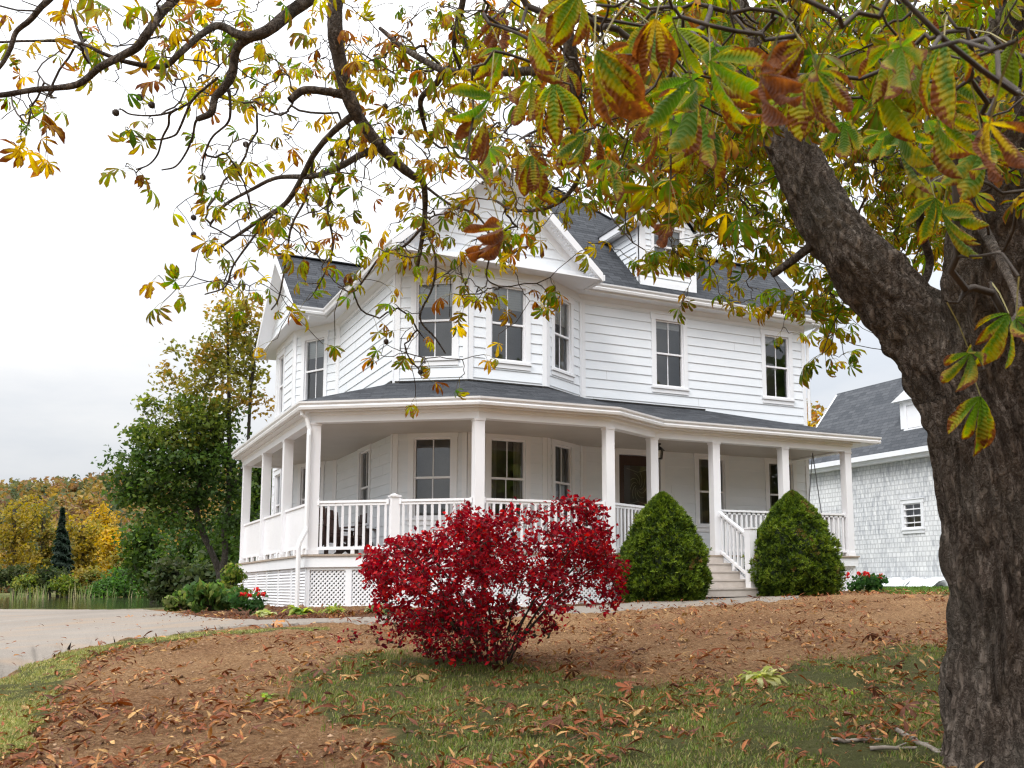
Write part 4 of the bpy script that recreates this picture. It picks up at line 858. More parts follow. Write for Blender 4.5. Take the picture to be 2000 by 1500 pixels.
def quads(root, name, P, size, col, mat, r, nrm=None, aspect=.6, extra=None):
    """leaf-shaped folded quads (4 vertices: base, side, tip, side)"""
    n = len(P); a = r.normal(size=(n, 3)); a /= np.linalg.norm(a, axis=1, keepdims=True)
    nn = nrm if nrm is not None else r.normal(size=(n, 3)) + np.array([0, 0, .6]); nn = nn / (np.linalg.norm(nn, axis=1, keepdims=True) + 1e-9)
    a = a - nn * (a * nn).sum(1, keepdims=True); a /= np.linalg.norm(a, axis=1, keepdims=True) + 1e-9; b = np.cross(nn, a)
    s = np.asarray(size)[:, None]
    V = np.stack([P - a * s * .5, P + b * s * .5 * aspect + nn * s * .12, P + a * s * .55 - nn * s * .06, P - b * s * .5 * aspect + nn * s * .12], 1)
    return np_obj(name, V.reshape(-1, 3), np.arange(4 * n).reshape(n, 4), M[mat], root, col=np.repeat(col, 4, 0))
def flowerpot(px, py, label, seed, h=.5, grp=None, pot=True):
    g_ = on_ground(px, py); root = empty('flower_plant', tuple(g_), label, 'flower', grp)
    r = np.random.default_rng(seed); cs = [g_ + (r.uniform(-.22, .22), r.uniform(-.15, .15), h * .45 + r.uniform(-.1, .12)) for _ in range(8)]
    ball(root, 'leaves', cs, .16, 260, .11, [(.04, .10, .03), (.06, .13, .035), (.03, .07, .02)], 'leaf', seed)
    for i in range(6):
        c = g_ + (r.uniform(-.28, .28), r.uniform(-.18, .12), h * r.uniform(.8, 1.1)); ball(root, 'blossom', [c], .05, 40, .045, [(.6, .01, .015), (.5, .008, .02), (.7, .03, .02)], 'petal', seed + i, .8)
    return root
flowerpot(485, 1203, 'red geranium plant growing at the left corner of the porch skirting', 11, .4)
flowerpot(1681, 1160, 'red flower clump on the left of the pair by the right porch corner', 12, .42); flowerpot(1706, 1160, 'red flower clump on the right of the pair by the right porch corner', 13, .42)
def hosta(px, py, label, seed, L=.3, cols=((.25, .30, .06), (.36, .37, .10), (.14, .22, .04)), n=46, w=.055, cat='plant', up=.85):
    g_ = on_ground(px, py); root = empty('hosta_plant', tuple(g_), label, cat); rosette(root, 'leaves', g_, n, L, w, cols, up, seed, .7, spread=.1); return root
hosta(583, 1204, 'spreading yellow-green hosta by the downspout against the skirting', 21, .36, n=60)
hosta(652, 1200, 'small upright pale green plant against the white lattice', 22, .3, up=1.05, n=60, w=.04)
hosta(515, 1206, 'small pale variegated plant right beside the red geranium', 23, .24, cols=((.4, .42, .2), (.3, .34, .1)), up=1.0)
hosta(1487, 1338, 'pale cream-leaved hosta at the edge of the lawn', 24, .34, cols=((.42, .42, .16), (.5, .48, .24), (.3, .33, .08)), n=40)
hosta(512, 1372, 'small bright green weed in the bare soil', 25, .16, cols=((.16, .26, .04), (.22, .32, .06)), n=18, w=.025)
hosta(1655, 1362, 'small yellow-green weed in the lawn among fallen leaves', 26, .14, cols=((.25, .33, .06), (.3, .36, .1)), n=16, w=.025)
hosta(735, 1202, 'green-white bushy plant between lattice and red bush', 27, .3, cols=((.12, .2, .06), (.3, .34, .2)), up=1.0)
def low_shrub(px, py, w_px, h_px, label, seed, cols, n=900, size=.12, name='garden_shrub', grp=None):
    g_ = on_ground(px, py); zc = .4782 * g_[0] + .8685 * g_[1]; W = w_px * zc / FPX; H = h_px * zc / FPX; r = np.random.default_rng(seed)
    root = empty(name, tuple(g_), label, 'shrub', grp)
    cs = [g_ + (r.uniform(-.45, .45) * W, r.uniform(-.3, .3) * W, H * r.uniform(.15, .85)) for _ in range(16)]
    ball(root, 'foliage', cs, .36 * min(W, H), n, size, cols, 'leaf', seed)
    mb = MB()
    for c in cs: mb.tube([g_, (g_ * .5 + c * .5) + (0, 0, .1 * H), c], [.02, .012, .006], 5)
    mb.build('stems', M['twig'], root); return root
low_shrub(420, 1198, 90, 55, 'leafy green perennials under the maple beside the house corner', 31, [(.06, .12, .03), (.11, .17, .045), (.08, .15, .05), (.16, .19, .05)], 620, .17)
low_shrub(365, 1196, 80, 40, 'low green groundcover shrub at the edge of the drive', 32, [(.07, .12, .03), (.12, .17, .045), (.16, .18, .06)], 460, .15)
low_shrub(455, 1190, 50, 95, 'tall yellow-green shrub against the left corner of the porch', 33, [(.12, .17, .03), (.2, .22, .05), (.08, .14, .03)], 700, .13)
low_shrub(1215, 1178, 60, 60, 'dark twiggy shrub left of the first conical spruce', 34, [(.05, .05, .025), (.07, .08, .03), (.10, .05, .03)], 380, .07)
low_shrub(1395, 1172, 40, 30, 'small grey-leaved shrub between spruce and front steps', 35, [(.12, .14, .11), (.08, .10, .06)], 300, .06)
low_shrub(1515, 1166, 70, 45, 'silvery twiggy shrub under the right-hand spruce', 36, [(.16, .14, .13), (.10, .08, .07), (.05, .06, .03)], 420, .05)
# ---- fallen sticks by the big tree
mstick = simple('dead_wood', (0.14, 0.11, 0.09), (0.3, 0.26, 0.22), 14, 0.9)
for (a, b, lab, rad) in (((1755, 1440), (1850, 1492), 'long grey stick lying at the foot of the big tree', .022), ((1790, 1462), (1870, 1500), 'thin forked stick under the long grey one', .014), ((1620, 1462), (1720, 1458), 'short dark stick lying in the grass among leaves', .018), ((1700, 1478), (1800, 1472), 'straight stick half buried in fallen leaves', .016)):
    pa, pb = on_ground(*a), on_ground(*b); mb = MB(); rr = random.Random(a[0])
    pts = [pa + (pb - pa) * t + np.array([rr.uniform(-.02, .02), rr.uniform(-.02, .02), .03 + rr.uniform(0, .015)]) for t in np.linspace(0, 1, 7)]; mb.tube(pts, [rad * (1 - .5 * t) for t in np.linspace(0, 1, 7)], 7)
    mb.tube([pts[3], pts[3] + (pb - pa) * .2 + (.06, .05, .02)], [rad * .6, rad * .3], 5); tag(mb.build('fallen_stick', mstick, None, True), lab, 'stick', 'sticks by the tree')
# ================================================================== vegetation
# ---- palmate (horse chestnut) leaf shapes
def palmate(r, seg=4, cross=2, k=None, curl=None, droop=None, pleat=0.0):
    """one compound leaf: V (n,3), quads, t along the leaflet, e = 0 midrib .. 1 margin; leaflets radiate from the origin, petiole end"""
    k = k or r.choice([5, 6, 7]); V = []; F = []; T = []; E = []; curl = curl if curl is not None else r.uniform(.15, .9); droop = droop if droop is not None else r.uniform(.1, .85)
    angs = np.linspace(-1, 1, k) * R(r.uniform(100, 125)); xs = np.linspace(-1, 1, cross + 1)
    for a in angs:
        q = a + r.normal(0, .09); L = (1 - .48 * abs(a / 2.1) ** 1.5) * r.uniform(.85, 1.08); W = L * r.uniform(.155, .205) * (1 - .35 * curl * r.random())
        d = np.array([math.cos(q), math.sin(q), 0.]); s = np.array([-d[1], d[0], 0.]); ph = droop * r.uniform(.6, 1.2); bend = r.uniform(.1, .9) + .5 * curl; tw = r.normal(0, .35 + .4 * curl); o = len(V); pos = np.zeros(3); fold = r.uniform(.1, .5) + .45 * curl
        for i in range(seg + 1):
            t = i / seg; an = ph + bend * t; ax = d * math.cos(an) - np.array([0, 0, 1.]) * math.sin(an); nn = d * math.sin(an) + np.array([0, 0, 1.]) * math.cos(an)
            if i: pos = pos + ax * L / seg
            w = W * ((t / .66) ** .85 if t < .66 else max(0.02, math.cos((t - .66) / .34 * math.pi / 2)) ** .75) + .006; c, sn = math.cos(tw * t), math.sin(tw * t); sd = s * c + nn * sn; nd = nn * c - s * sn
            for x in xs:
                V.append(pos + sd * w * x * math.cos(fold * abs(x)) + nd * w * abs(x) * math.sin(fold * abs(x) * 1.0) + nd * (pleat * math.sin(t * 34 - abs(x) * 3) * abs(x) * w * 3)); T.append(t); E.append(abs(x))
        m = cross + 1
        for i in range(seg):
            for j in range(cross): F.append((o + i * m + j, o + i * m + j + 1, o + (i + 1) * m + j + 1, o + (i + 1) * m + j))
    return np.array(V), np.array(F), np.array(T), np.array(E)
def leaf_colour(r, T, E, pal, brown):
    base = np.array(pal[r.integers(0, len(pal))]) * r.uniform(.75, 1.2); n = len(T)
    b = np.clip((E * .45 + T * .55 + r.normal(0, .16, n) - (1 - brown)) * 6, 0, 1)[:, None]; yb = np.clip((E * .4 + T * .5 + r.normal(0, .15, n) - (1 - brown) + .12) * 3.5, 0, 1)[:, None]
    yel = np.array((.50, .33, .02)) * r.uniform(.7, 1.2); br = np.array([(.20, .062, .016), (.12, .04, .014), (.28, .10, .022)][r.integers(0, 3)]) * r.uniform(.7, 1.2)
    c = base[None] * (1 - yb * .7) + yel[None] * yb * .7; return c * (1 - b) + br[None] * b
class Bag:
    def __init__(s): s.V = []; s.F = []; s.C = []; s.n = 0; s.U = []; s.B = []
    def add(s, V, F, Cc): s.V.append(V); s.F.append(F + s.n); s.C.append(Cc); s.n += len(V)
    def obj(s, name, mat, parent, smooth=True): return np_obj(name, np.concatenate(s.V), np.concatenate(s.F), M[mat], parent, col=np.concatenate(s.C), smooth=smooth)
def basis(x, up):
    x = np.asarray(x, float); x = x / np.linalg.norm(x); z = np.asarray(up, float); z = z - x * (x @ z); z /= np.linalg.norm(z) + 1e-9; return np.stack([x, np.cross(z, x), z])

# ---- branch growth: every target is joined to the nearest branch so far by a curved twig
class Skeleton:
    def __init__(s, seed): s.P = []; s.par = []; s.paths = []; s.r = np.random.default_rng(seed); s.tree = None; s.cnt = 0
    def add_path(s, pts, start=None):
        ids = [] if start is None else [start]
        for p in pts:
            s.P.append(np.asarray(p, float)); s.par.append(ids[-1] if ids else -1); ids.append(len(s.P) - 1)
        return ids
    def rebuild(s):
        s.cnt = len(s.P); s.tree = kdtree.KDTree(s.cnt)
        for i, p in enumerate(s.P): s.tree.insert(Vector(p), i)
        s.tree.balance()
    def near(s, q):
        _, i, d = s.tree.find(Vector(q)); new = s.P[s.cnt:]
        if new:
            dd = np.linalg.norm(np.array(new) - q, axis=1); j = int(dd.argmin())
            if dd[j] < d: return s.cnt + j, dd[j]
        return i, d
    def grow(s, targets, step=.16, sag=.14, wig=.03, every=120, mind=0.05, maxd=9):
        s.rebuild(); order = sorted(range(len(targets)), key=lambda i: s.tree.find(Vector(targets[i]))[2]); tips = {}
        for c, i in enumerate(order):
            if c % every == every - 1: s.rebuild()
            q = np.asarray(targets[i], float); j, d = s.near(q)
            if d > maxd: continue
            if d < mind: tips[i] = (j, j); continue
            a = s.P[j]; n = max(4, int(d / step) + 1); g = s.P[s.par[j]] if s.par[j] >= 0 else a - np.array([0, 0, .1]); tg = (a - g) / (np.linalg.norm(a - g) + 1e-6)
            m = (a + q) / 2 + tg * d * .16 + np.array([0, 0, -sag * d]) * s.r.uniform(-.3, 1.3) + s.r.normal(0, .07 * d, 3); pts = []
            for k in range(1, n + 1):
                t = k / n; p = a * (1 - t) ** 2 + 2 * m * t * (1 - t) + q * t * t
                if k < n: p = p + s.r.normal(0, wig * step, 3) * 3
                pts.append(p)
            ids = s.add_path(pts, j); s.paths.append(ids); tips[i] = (ids[-1], ids[-2])
        return tips
    def radii(s, base=.0035, pw=.45, cap=.05):
        w = np.zeros(len(s.P)); ch = np.zeros(len(s.P), int)
        for p in s.par:
            if p >= 0: ch[p] += 1
        w[ch == 0] = 1
        for i in range(len(s.P) - 1, -1, -1):
            if s.par[i] >= 0: w[s.par[i]] += max(w[i], 0)
        return np.minimum(base * np.maximum(w, 1) ** pw, cap)
def tubes_np(paths, P, rad, n=5):
    V = []; F = []; o = 0; th = np.arange(n) * 2 * math.pi / n; cs, sn = np.cos(th), np.sin(th)
    for ids in paths:
        pts = np.array([P[i] for i in ids]); k = len(pts); t = np.gradient(pts, axis=0); t /= np.linalg.norm(t, axis=1, keepdims=True) + 1e-9
        a = np.cross(t, (.3, .2, .93)); a /= np.linalg.norm(a, axis=1, keepdims=True) + 1e-9; b = np.cross(t, a); rr = np.array([rad[i] for i in ids]); rr[0] = min(rr[0], rr[1] * 1.25)
        ring = pts[:, None] + rr[:, None, None] * (cs[None, :, None] * a[:, None] + sn[None, :, None] * b[:, None]); V.append(ring.reshape(-1, 3))
        ii = o + np.arange(k * n).reshape(k, n); F.append(np.stack([ii[:-1], np.roll(ii[:-1], -1, 1), np.roll(ii[1:], -1, 1), ii[1:]], -1).reshape(-1, 4)); o += k * n
    return np.concatenate(V), np.concatenate(F)
def catmull(pts, per=10):
    P = np.array(pts, float); P = np.vstack([2 * P[0] - P[1], P, 2 * P[-1] - P[-2]]); out = []
    for i in range(1, len(P) - 2):
        for t in np.linspace(0, 1, per, endpoint=False):
            a, b, c, d = P[i - 1:i + 3]; out.append(.5 * (2 * b + (c - a) * t + (2 * a - 5 * b + 4 * c - d) * t * t + (3 * b - a - 3 * c + d) * t ** 3))
    return np.array(out + [P[-2]])
def bark_tube(name, pts, parent, nang=40, amp=.16, ridge=9, mat='bark', flare=0.0, per=10, seed=0):
    """pts: (x,y,z,radius); a gnarled tube with real furrows"""
    Q = catmull(pts, per); c, rd = Q[:, :3], np.maximum(Q[:, 3], .004); k = len(c); t = np.gradient(c, axis=0); t /= np.linalg.norm(t, axis=1, keepdims=True); V = []
    a = np.cross(t[0], (.9, .1, .3)); a /= np.linalg.norm(a); s = np.r_[0, np.linalg.norm(np.diff(c, axis=0), axis=1).cumsum()]
    for i in range(k):
        a = a - t[i] * (a @ t[i]); a /= np.linalg.norm(a); b = np.cross(t[i], a)
        for j in range(nang):
            th = 2 * math.pi * j / nang; dr = math.cos(th) * a + math.sin(th) * b; p = c[i] + dr * rd[i]; u = Vector((math.cos(th) * ridge / 6.28 * 1.6 + seed, math.sin(th) * ridge / 6.28 * 1.6, s[i] * .75 / max(rd[i], .05)))
            f = abs(noise.noise(u * 1.0)) * 1.4 + .5 * abs(noise.noise(u * 2.3 + Vector((5, 1, 2)))) - .45; lump = noise.noise(Vector(p) * (.35 / max(rd[i], .06)))
            V.append(c[i] + dr * rd[i] * (1 + amp * f + .10 * lump + flare * max(0, 1 - s[i] / 1.1) ** 2.2 * (1 + .45 * math.sin(5 * th + 1))))
    ii = np.arange(k * nang).reshape(k, nang); F = np.stack([ii[:-1], np.roll(ii[:-1], -1, 1), np.roll(ii[1:], -1, 1), ii[1:]], -1).reshape(-1, 4)
    return np_obj(name, V, F, M[mat], parent, smooth=True)

# ---- the big horse chestnut
def W4(px, py, zc, rpx): rpx = rpx * .9; p = unproj(px, py, zc); return (p[0], p[1], p[2], rpx * zc / FPX)
tb = unproj(1960, 1500, 6.3); tree = empty('chestnut_tree', (tb[0], tb[1], float(ground_z(tb[0], tb[1]))), 'old horse chestnut with a thick fissured trunk and browning leaves arching over the lawn', 'tree')
gzb = float(ground_z(tb[0], tb[1]))
base = unproj(1975, 1470, 6.3)
TR = [(base[0], base[1], gzb - .25, .42), W4(1968, 1400, 6.3, 118), W4(1958, 1200, 6.3, 112), W4(1950, 1000, 6.3, 116), W4(1932, 860, 6.3, 122), W4(1905, 760, 6.3, 118)]
MAIN = [W4(1925, 850, 6.35, 100), W4(1852, 722, 6.4, 94), W4(1780, 622, 6.45, 77), W4(1690, 525, 6.5, 68), W4(1618, 432, 6.6, 60), W4(1558, 316, 6.7, 52), W4(1520, 235, 6.8, 47), W4(1480, 140, 6.9, 46), W4(1440, 50, 7.0, 42), W4(1360, -90, 7.1, 36), W4(1190, -170, 7.2, 30), W4(930, -190, 7.4, 25), W4(720, -140, 7.6, 21)]
STEM2 = [W4(1960, 860, 6.3, 108), W4(1950, 700, 6.2, 108), W4(1935, 560, 6.1, 98), W4(1940, 420, 6.0, 84), W4(1955, 280, 5.9, 72), W4(1975, 120, 5.8, 62), W4(2000, -60, 5.6, 50), W4(1900, -300, 4.6, 36), W4(1650, -420, 3.8, 28), W4(1300, -380, 3.5, 22), W4(1000, -320, 3.6, 16)]
LIMBS = [
 [W4(1190, -170, 7.2, 24), W4(1110, -40, 7.2, 18), W4(1106, 40, 7.2, 17), W4(1118, 120, 7.3, 16), W4(1128, 190, 7.4, 13), W4(1120, 260, 7.6, 9)],
 [W4(720, -140, 7.6, 20), W4(662, -20, 7.6, 19), W4(655, 60, 7.6, 19), W4(668, 140, 7.7, 18), W4(690, 210, 7.8, 17), W4(728, 268, 7.9, 15), W4(768, 312, 8.0, 13), W4(805, 343, 8.1, 10), W4(828, 362, 8.2, 8), W4(828, 440, 8.4, 6), W4(815, 520, 8.6, 5)],
 [W4(720, -140, 7.6, 18), W4(620, -20, 7.2, 17), W4(562, 28, 7.1, 15), W4(525, 58, 7.0, 14), W4(490, 71, 7.0, 13), W4(462, 66, 7.0, 11), W4(427, 50, 7.0, 9), W4(395, 66, 6.9, 8), W4(350, 105, 6.8, 8), W4(318, 130, 6.8, 7), W4(252, 122, 6.7, 6), W4(205, 106, 6.6, 5), W4(150, 83, 6.6, 4), W4(60, 80, 6.6, 3), W4(-30, 84, 6.6, 3)],
 [W4(490, 71, 7.0, 12), W4(463, 95, 7.05, 11), W4(453, 145, 7.1, 11), W4(437, 172, 7.1, 10), W4(420, 190, 7.1, 9), W4(412, 220, 7.1, 9), W4(386, 233, 7.1, 7)],
 [W4(620, -20, 7.2, 13), W4(430, -70, 6.9, 12), W4(330, 10, 6.7, 11), W4(290, 62, 6.6, 11), W4(268, 92, 6.6, 10), W4(240, 108, 6.6, 10), W4(196, 131, 6.5, 9), W4(150, 165, 6.5, 8), W4(70, 175, 6.4, 7), W4(0, 186, 6.4, 7), W4(-70, 190, 6.4, 6)],
 [W4(430, -70, 6.9, 10), W4(180, -60, 6.4, 9), W4(95, 0, 6.3, 8), W4(60, 38, 6.3, 7), W4(32, 62, 6.3, 6), W4(20, 95, 6.3, 6), W4(0, 130, 6.3, 5), W4(-40, 170, 6.3, 5)],
 [W4(690, 225, 7.8, 9), W4(650, 258, 8.2, 8), W4(612, 304, 8.6, 7), W4(577, 371, 8.8, 7), W4(550, 404, 9.0, 6), W4(507, 430, 9.2, 5), W4(420, 490, 9.5, 3)],
 [W4(745, 288, 7.9, 10), W4(705, 302, 8.2, 9), W4(665, 325, 8.5, 8), W4(612, 344, 8.7, 7), W4(542, 347, 8.9, 5), W4(490, 371, 9.2, 4), W4(437, 402, 9.5, 4), W4(412, 436, 9.8, 3)],
 [W4(690, 190, 7.8, 11), W4(665, 184, 7.75, 11), W4(630, 178, 7.7, 10), W4(592, 177, 7.65, 10), W4(566, 196, 7.6, 9)],
 [W4(1122, 160, 7.35, 10), W4(1060, 140, 7.6, 12), W4(985, 141, 7.9, 10), W4(910, 141, 8.1, 9), W4(868, 138, 8.2, 9), W4(835, 122, 8.3, 8), W4(790, 95, 8.4, 7), W4(742, 55, 8.5, 5)],
 [W4(868, 138, 8.2, 8), W4(852, 163, 8.4, 8), W4(824, 190, 8.5, 7), W4(823, 220, 8.7, 6), W4(834, 265, 8.9, 4)],
 [W4(930, -190, 7.4, 10), W4(906, -10, 7.8, 8), W4(892, 50, 7.9, 7), W4(887, 95, 8.0, 6), W4(898, 132, 8.1, 5)],
 [W4(1120, 240, 7.6, 8), W4(1140, 275, 7.8, 6), W4(1141, 310, 8.0, 6), W4(1125, 357, 8.2, 6), W4(1097, 391, 8.4, 5), W4(1055, 409, 8.6, 5), W4(1002, 410, 8.9, 4), W4(968, 392, 9.2, 3)],
 [W4(1530, 235, 6.8, 20), W4(1450, 190, 7.6, 14), W4(1370, 190, 8.4, 11), W4(1290, 230, 9.2, 9), W4(1240, 290, 9.8, 6)],
 [W4(1566, 316, 6.7, 18), W4(1500, 290, 7.8, 13), W4(1440, 330, 9.0, 10), W4(1400, 390, 9.9, 7), W4(1370, 450, 10.6, 5)],
 [W4(1600, 440, 6.6, 13), W4(1592, 470, 6.6, 12), W4(1562, 498, 6.6, 11), W4(1532, 520, 6.6, 10), W4(1508, 537, 6.6, 9)],
 [W4(1840, 380, 6.2, 12), W4(1800, 405, 6.4, 11), W4(1800, 450, 6.5, 10), W4(1816, 510, 6.6, 10), W4(1800, 560, 6.6, 9), W4(1770, 590, 6.7, 5)],
 [W4(1905, 420, 6.0, 24), W4(1790, 330, 7.4, 17), W4(1700, 300, 8.6, 12), W4(1640, 330, 9.6, 8)],
 [W4(1935, 280, 5.9, 22), W4(1830, 160, 7.2, 16), W4(1740, 110, 8.4, 12), W4(1660, 120, 9.4, 8)],
 [W4(1440, 50, 7.0, 18), W4(1330, 60, 8.2, 13), W4(1230, 110, 9.2, 10), W4(1180, 170, 10.0, 6)],
 [W4(1905, 420, 5.95, 16), W4(1960, 520, 4.6, 11), W4(1990, 600, 3.6, 9), W4(1960, 640, 2.9, 6)],
]
bark_tube('trunk', TR, tree, 190, .22, 22, flare=.28, per=44)
bark_tube('bough', MAIN, tree, 120, .2, 17, per=24, seed=3); bark_tube('bough', STEM2, tree, 110, .2, 17, per=22, seed=7)
LIMBS = [[(*q[:3], q[3] * .86) for q in L] for L in LIMBS]
for i, L in enumerate(LIMBS): bark_tube('branch', L, tree, 14 if L[0][3] < .06 else 20, .10, 5, per=7, seed=i)
for Lp in ([(425, 152), (388, 182), (367, 203), (315, 224), (259, 224), (234, 212)], [(388, 182), (371, 203), (350, 252), (338, 266), (304, 273), (266, 266), (245, 252)], [(345, 213), (331, 224), (329, 245), (317, 269), (308, 301), (290, 322), (266, 331)], [(448, 176), (450, 217), (444, 241), (416, 266), (402, 294), (395, 325), (395, 343)], [(386, 232), (381, 241), (376, 266), (364, 297), (343, 325), (316, 332)], [(556, 402), (520, 430), (490, 470), (455, 520), (440, 560), (400, 575)], [(612, 304), (600, 380), (570, 440), (560, 500), (545, 580), (530, 605)],
           [(828, 440), (790, 480), (745, 500), (715, 540), (690, 570), (660, 560)], [(828, 440), (850, 500), (845, 560), (820, 620), (850, 660), (870, 690)], [(828, 362), (880, 400), (930, 420), (960, 470), (950, 540), (975, 560)], [(665, 325), (640, 400), (650, 470), (640, 520), (615, 570)]):
    LIMBS.append([W4(a, b, (7.1 if Lp[0][0] < 455 else 8.7) + .05 * i, 3.1 - 1.9 * i / len(Lp)) for i, (a, b) in enumerate(Lp)])
for L in LIMBS[-11:]: bark_tube('branch', L, tree, 7, .12, 4, per=5)
sk = Skeleton(4)
def seed_limb(L):
    Q = catmull(L, 6); ids = sk.add_path([q[:3] for q in Q]); return ids
for L in [MAIN[3:], STEM2[3:]] + LIMBS: seed_limb(L)
nlimb = len(sk.P)
# how many leaf clusters grow in each direction of the crown (rows up to down, columns left to right)
DEN = ["2 4 3 6 7 6 8 10 10 10 12 12 12 12 13 13 13 12 12 11", "3 .5 1 4 5 7 7 9 10 10 12 12 13 14 14 13 13 13 12 11", "2 0 0 .3 1.5 5 6 8 9 11 12 11 13 14 13 10 12 13 13 9", "0 0 0 .3 3 5 6 6 7 8 10 8 6 12 12 4 7 12 11 7",
       "0 0 0 1.5 5 7 7 6 7 7 4 1 1.5 7 9 6 3 8 8 5", "0 0 0 1 2.5 3 4 5 4 3 1.6 0 0 .7 2 3 6 3 1 1", "0 0 0 0 0 .6 1.6 2.4 3 1.6 0 0 0 0 0 .4 3 .6 0 0", "0 0 0 0 0 0 0 1 2.5 0 0 0 0 0 0 0 0 0 0 0"]
rg = np.random.default_rng(12); targets = []
for j, row in enumerate(DEN):
    for i, d in enumerate(map(float, row.split())):
        f = 1.9 if i < 9 else (2.5 if i < 12 else 3.7)
        for _ in range(rg.poisson(d * f)):
            px, py = 100 * i + rg.random() * 100, 100 * j + rg.random() * 100
            zc = rg.uniform(6.4, 9.6) if i < 4 else (rg.uniform(7.4, 11) if i < 9 else (rg.uniform(7, 11.8) if i < 12 else rg.uniform(6.9, 12.4)))
            if j >= 5 and i < 15: zc = rg.uniform(8.5, 10.5)
            targets.append(unproj(px, py, zc))
for a_, b_, z_ in ((245, 248, 7.3), (285, 245, 7.3), (262, 332, 7.3), (272, 350, 7.3), (248, 318, 7.3), (455, 265, 7.5), (398, 345, 7.4), (442, 300, 7.5), (480, 300, 7.8), (300, 240, 7.3), (60, 215, 6.4), (40, 225, 6.4), (75, 235, 6.4), (225, 160, 6.7)): targets.append(unproj(a_, b_, z_))
for _ in range(330): targets.append(unproj(rg.uniform(-100, 2300), rg.uniform(-500, -10), rg.uniform(4.5, 11)))      # the crown goes on above and beside the view, added there for shading
for _ in range(120): targets.append(unproj(rg.uniform(2000, 2500), rg.uniform(-200, 500), rg.uniform(4.5, 11)))
NEAR = [(1165, 20, 2.3, 1.15, .62), (1235, 5, 1.95, 1.1, .6), (1300, -10, 2.2, 1.0, .75), (1470, -30, 1.75, 1.0, .8), (1560, 5, 1.6, .9, .95), (1640, 45, 1.75, 1.0, .62), (1745, -10, 1.8, 1.0, .45), (1905, 130, 2.3, 1., .45), (1985, 90, 1.55, .9, .75), (1805, 170, 2.6, 1.15, .3), (1895, 165, 2.5, 1.1, .35), (1990, 190, 2.0, 1., .6),
        (1075, 20, 2.7, 1.0, .5), (965, 110, 3.1, 1.0, .3), (915, 205, 3.2, .9, .7), (945, 360, 3.0, 1.15, .8), (1015, 285, 3.4, 1.0, .5), (1065, 300, 3.4, 1., .35), (1120, 215, 3.3, 1.1, .3), (1090, 130, 3.2, 1.05, .4), (1195, 130, 2.8, 1., .6), (1310, 360, 3.2, .8, .85), (1290, 120, 2.7, 1.0, .55), (1345, 150, 2.8, 1., .5), (1500, 235, 3.4, .75, .8), (1690, 290, 3.0, 1., .45), (1715, 330, 2.9, 1., .55), (1865, 320, 2.7, 1.1, .3), (1800, 330, 3.2, 1., .35),
        (1745, 735, 2.6, 1.0, .5), (1715, 720, 2.9, .8, .7), (1895, 740, 2.8, 1., .42), (1850, 600, 2.8, 1., .4), (1935, 560, 2.9, 1., .35), (1795, 640, 3.0, .85, .5), (1990, 550, 2.4, .9, .5), (1420, 130, 2.9, 1., .5), (1230, 215, 3.0, 1., .6), (1385, 60, 2.4, 1., .4), (1520, 120, 2.7, 1., .4), (1640, 160, 2.9, 1., .35), (1040, 90, 3.4, 1., .5), (1560, 60, 2.6, 1.1, .4), (1760, 90, 2.5, 1.1, .35), (1160, 260, 3.6, 1., .4), (1250, 60, 2.9, 1.1, .35), (1100, -20, 2.6, 1.1, .5), (1700, 20, 2.4, 1.1, .5), (1850, 40, 2.3, 1.1, .4)]
for _ in range(46):
    z_ = rg.uniform(2.3, 4.6); NEAR.append((rg.uniform(1130, 2050), rg.uniform(-40, 250) * (1 if z_ > 2.8 else .6), z_, rg.uniform(.85, 1.1), rg.uniform(.08, .5)))
NEAR = [q for q in NEAR if not (1465 < q[0] < 1800 and q[1] > 215 and q[2] < 6)]
for _ in range(14): NEAR.append((rg.uniform(900, 1150), rg.uniform(-30, 330), rg.uniform(3.4, 5), .9, rg.uniform(.3, .85)))
for _ in range(190): x_ = rg.uniform(1180, 2050); targets.append(unproj(x_, rg.uniform(-60, 200 if 1430 < x_ < 1850 else 400), rg.uniform(4.2, 6.6)))
near_t = [unproj(a, b - 10, z) for a, b, z, _, _ in NEAR]
tips = sk.grow(targets + near_t, step=.15)
rad = sk.radii(.0038, .38, .013)
V, F = tubes_np(sk.paths, sk.P, rad, 5); np_obj('twigs', V, F, M['twig'], tree, smooth=True)
PAL_G = [(.07, .145, .016), (.11, .20, .02), (.06, .12, .016), (.19, .25, .025)]; PAL_Y = [(.30, .31, .025), (.45, .36, .025), (.22, .27, .025), (.52, .36, .02)]; PAL_B = [(.30, .17, .03), (.24, .10, .03), (.40, .26, .03)]
protos = [palmate(rg, 4, 2) for _ in range(14)]; bag = Bag(); nbag = Bag(); pet = []
def put_leaf(bag, proto, tip, back, size, pal, brown, r, pl=.13, out=None, tilt=.5):
    V, F, T, E = proto; a = tip - back; a[2] *= .3; a = a / (np.linalg.norm(a) + 1e-6) + r.normal(0, .75, 3); a[2] = a[2] * .5 - .35 if out is None else a[2]
    if out is not None: a = out
    a = a / (np.linalg.norm(a) + 1e-6); org = tip + a * pl * r.uniform(.6, 1.2) + np.array([0, 0, -.02]); B = basis(a, np.array([0, 0, 1.]) + r.normal(0, tilt, 3)); near_ = out is not None
    if near_:
        xs = np.tile(np.linspace(-1, 1, 7), len(V) // 7); bag.U.append(np.stack([T, xs], 1)); bag.B.append(np.stack([np.full(len(T), brown * .95), T, E], 1))
    bag.add(org + (V * size * r.uniform(.8, 1.15)) @ B, F, np.tile(np.array(pal[r.integers(0, len(pal))]) * r.uniform(.75, 1.2), (len(V), 1)) if near_ else leaf_colour(r, T, E, pal, brown)); pet.append((tip, org))
nt_ = len(targets)
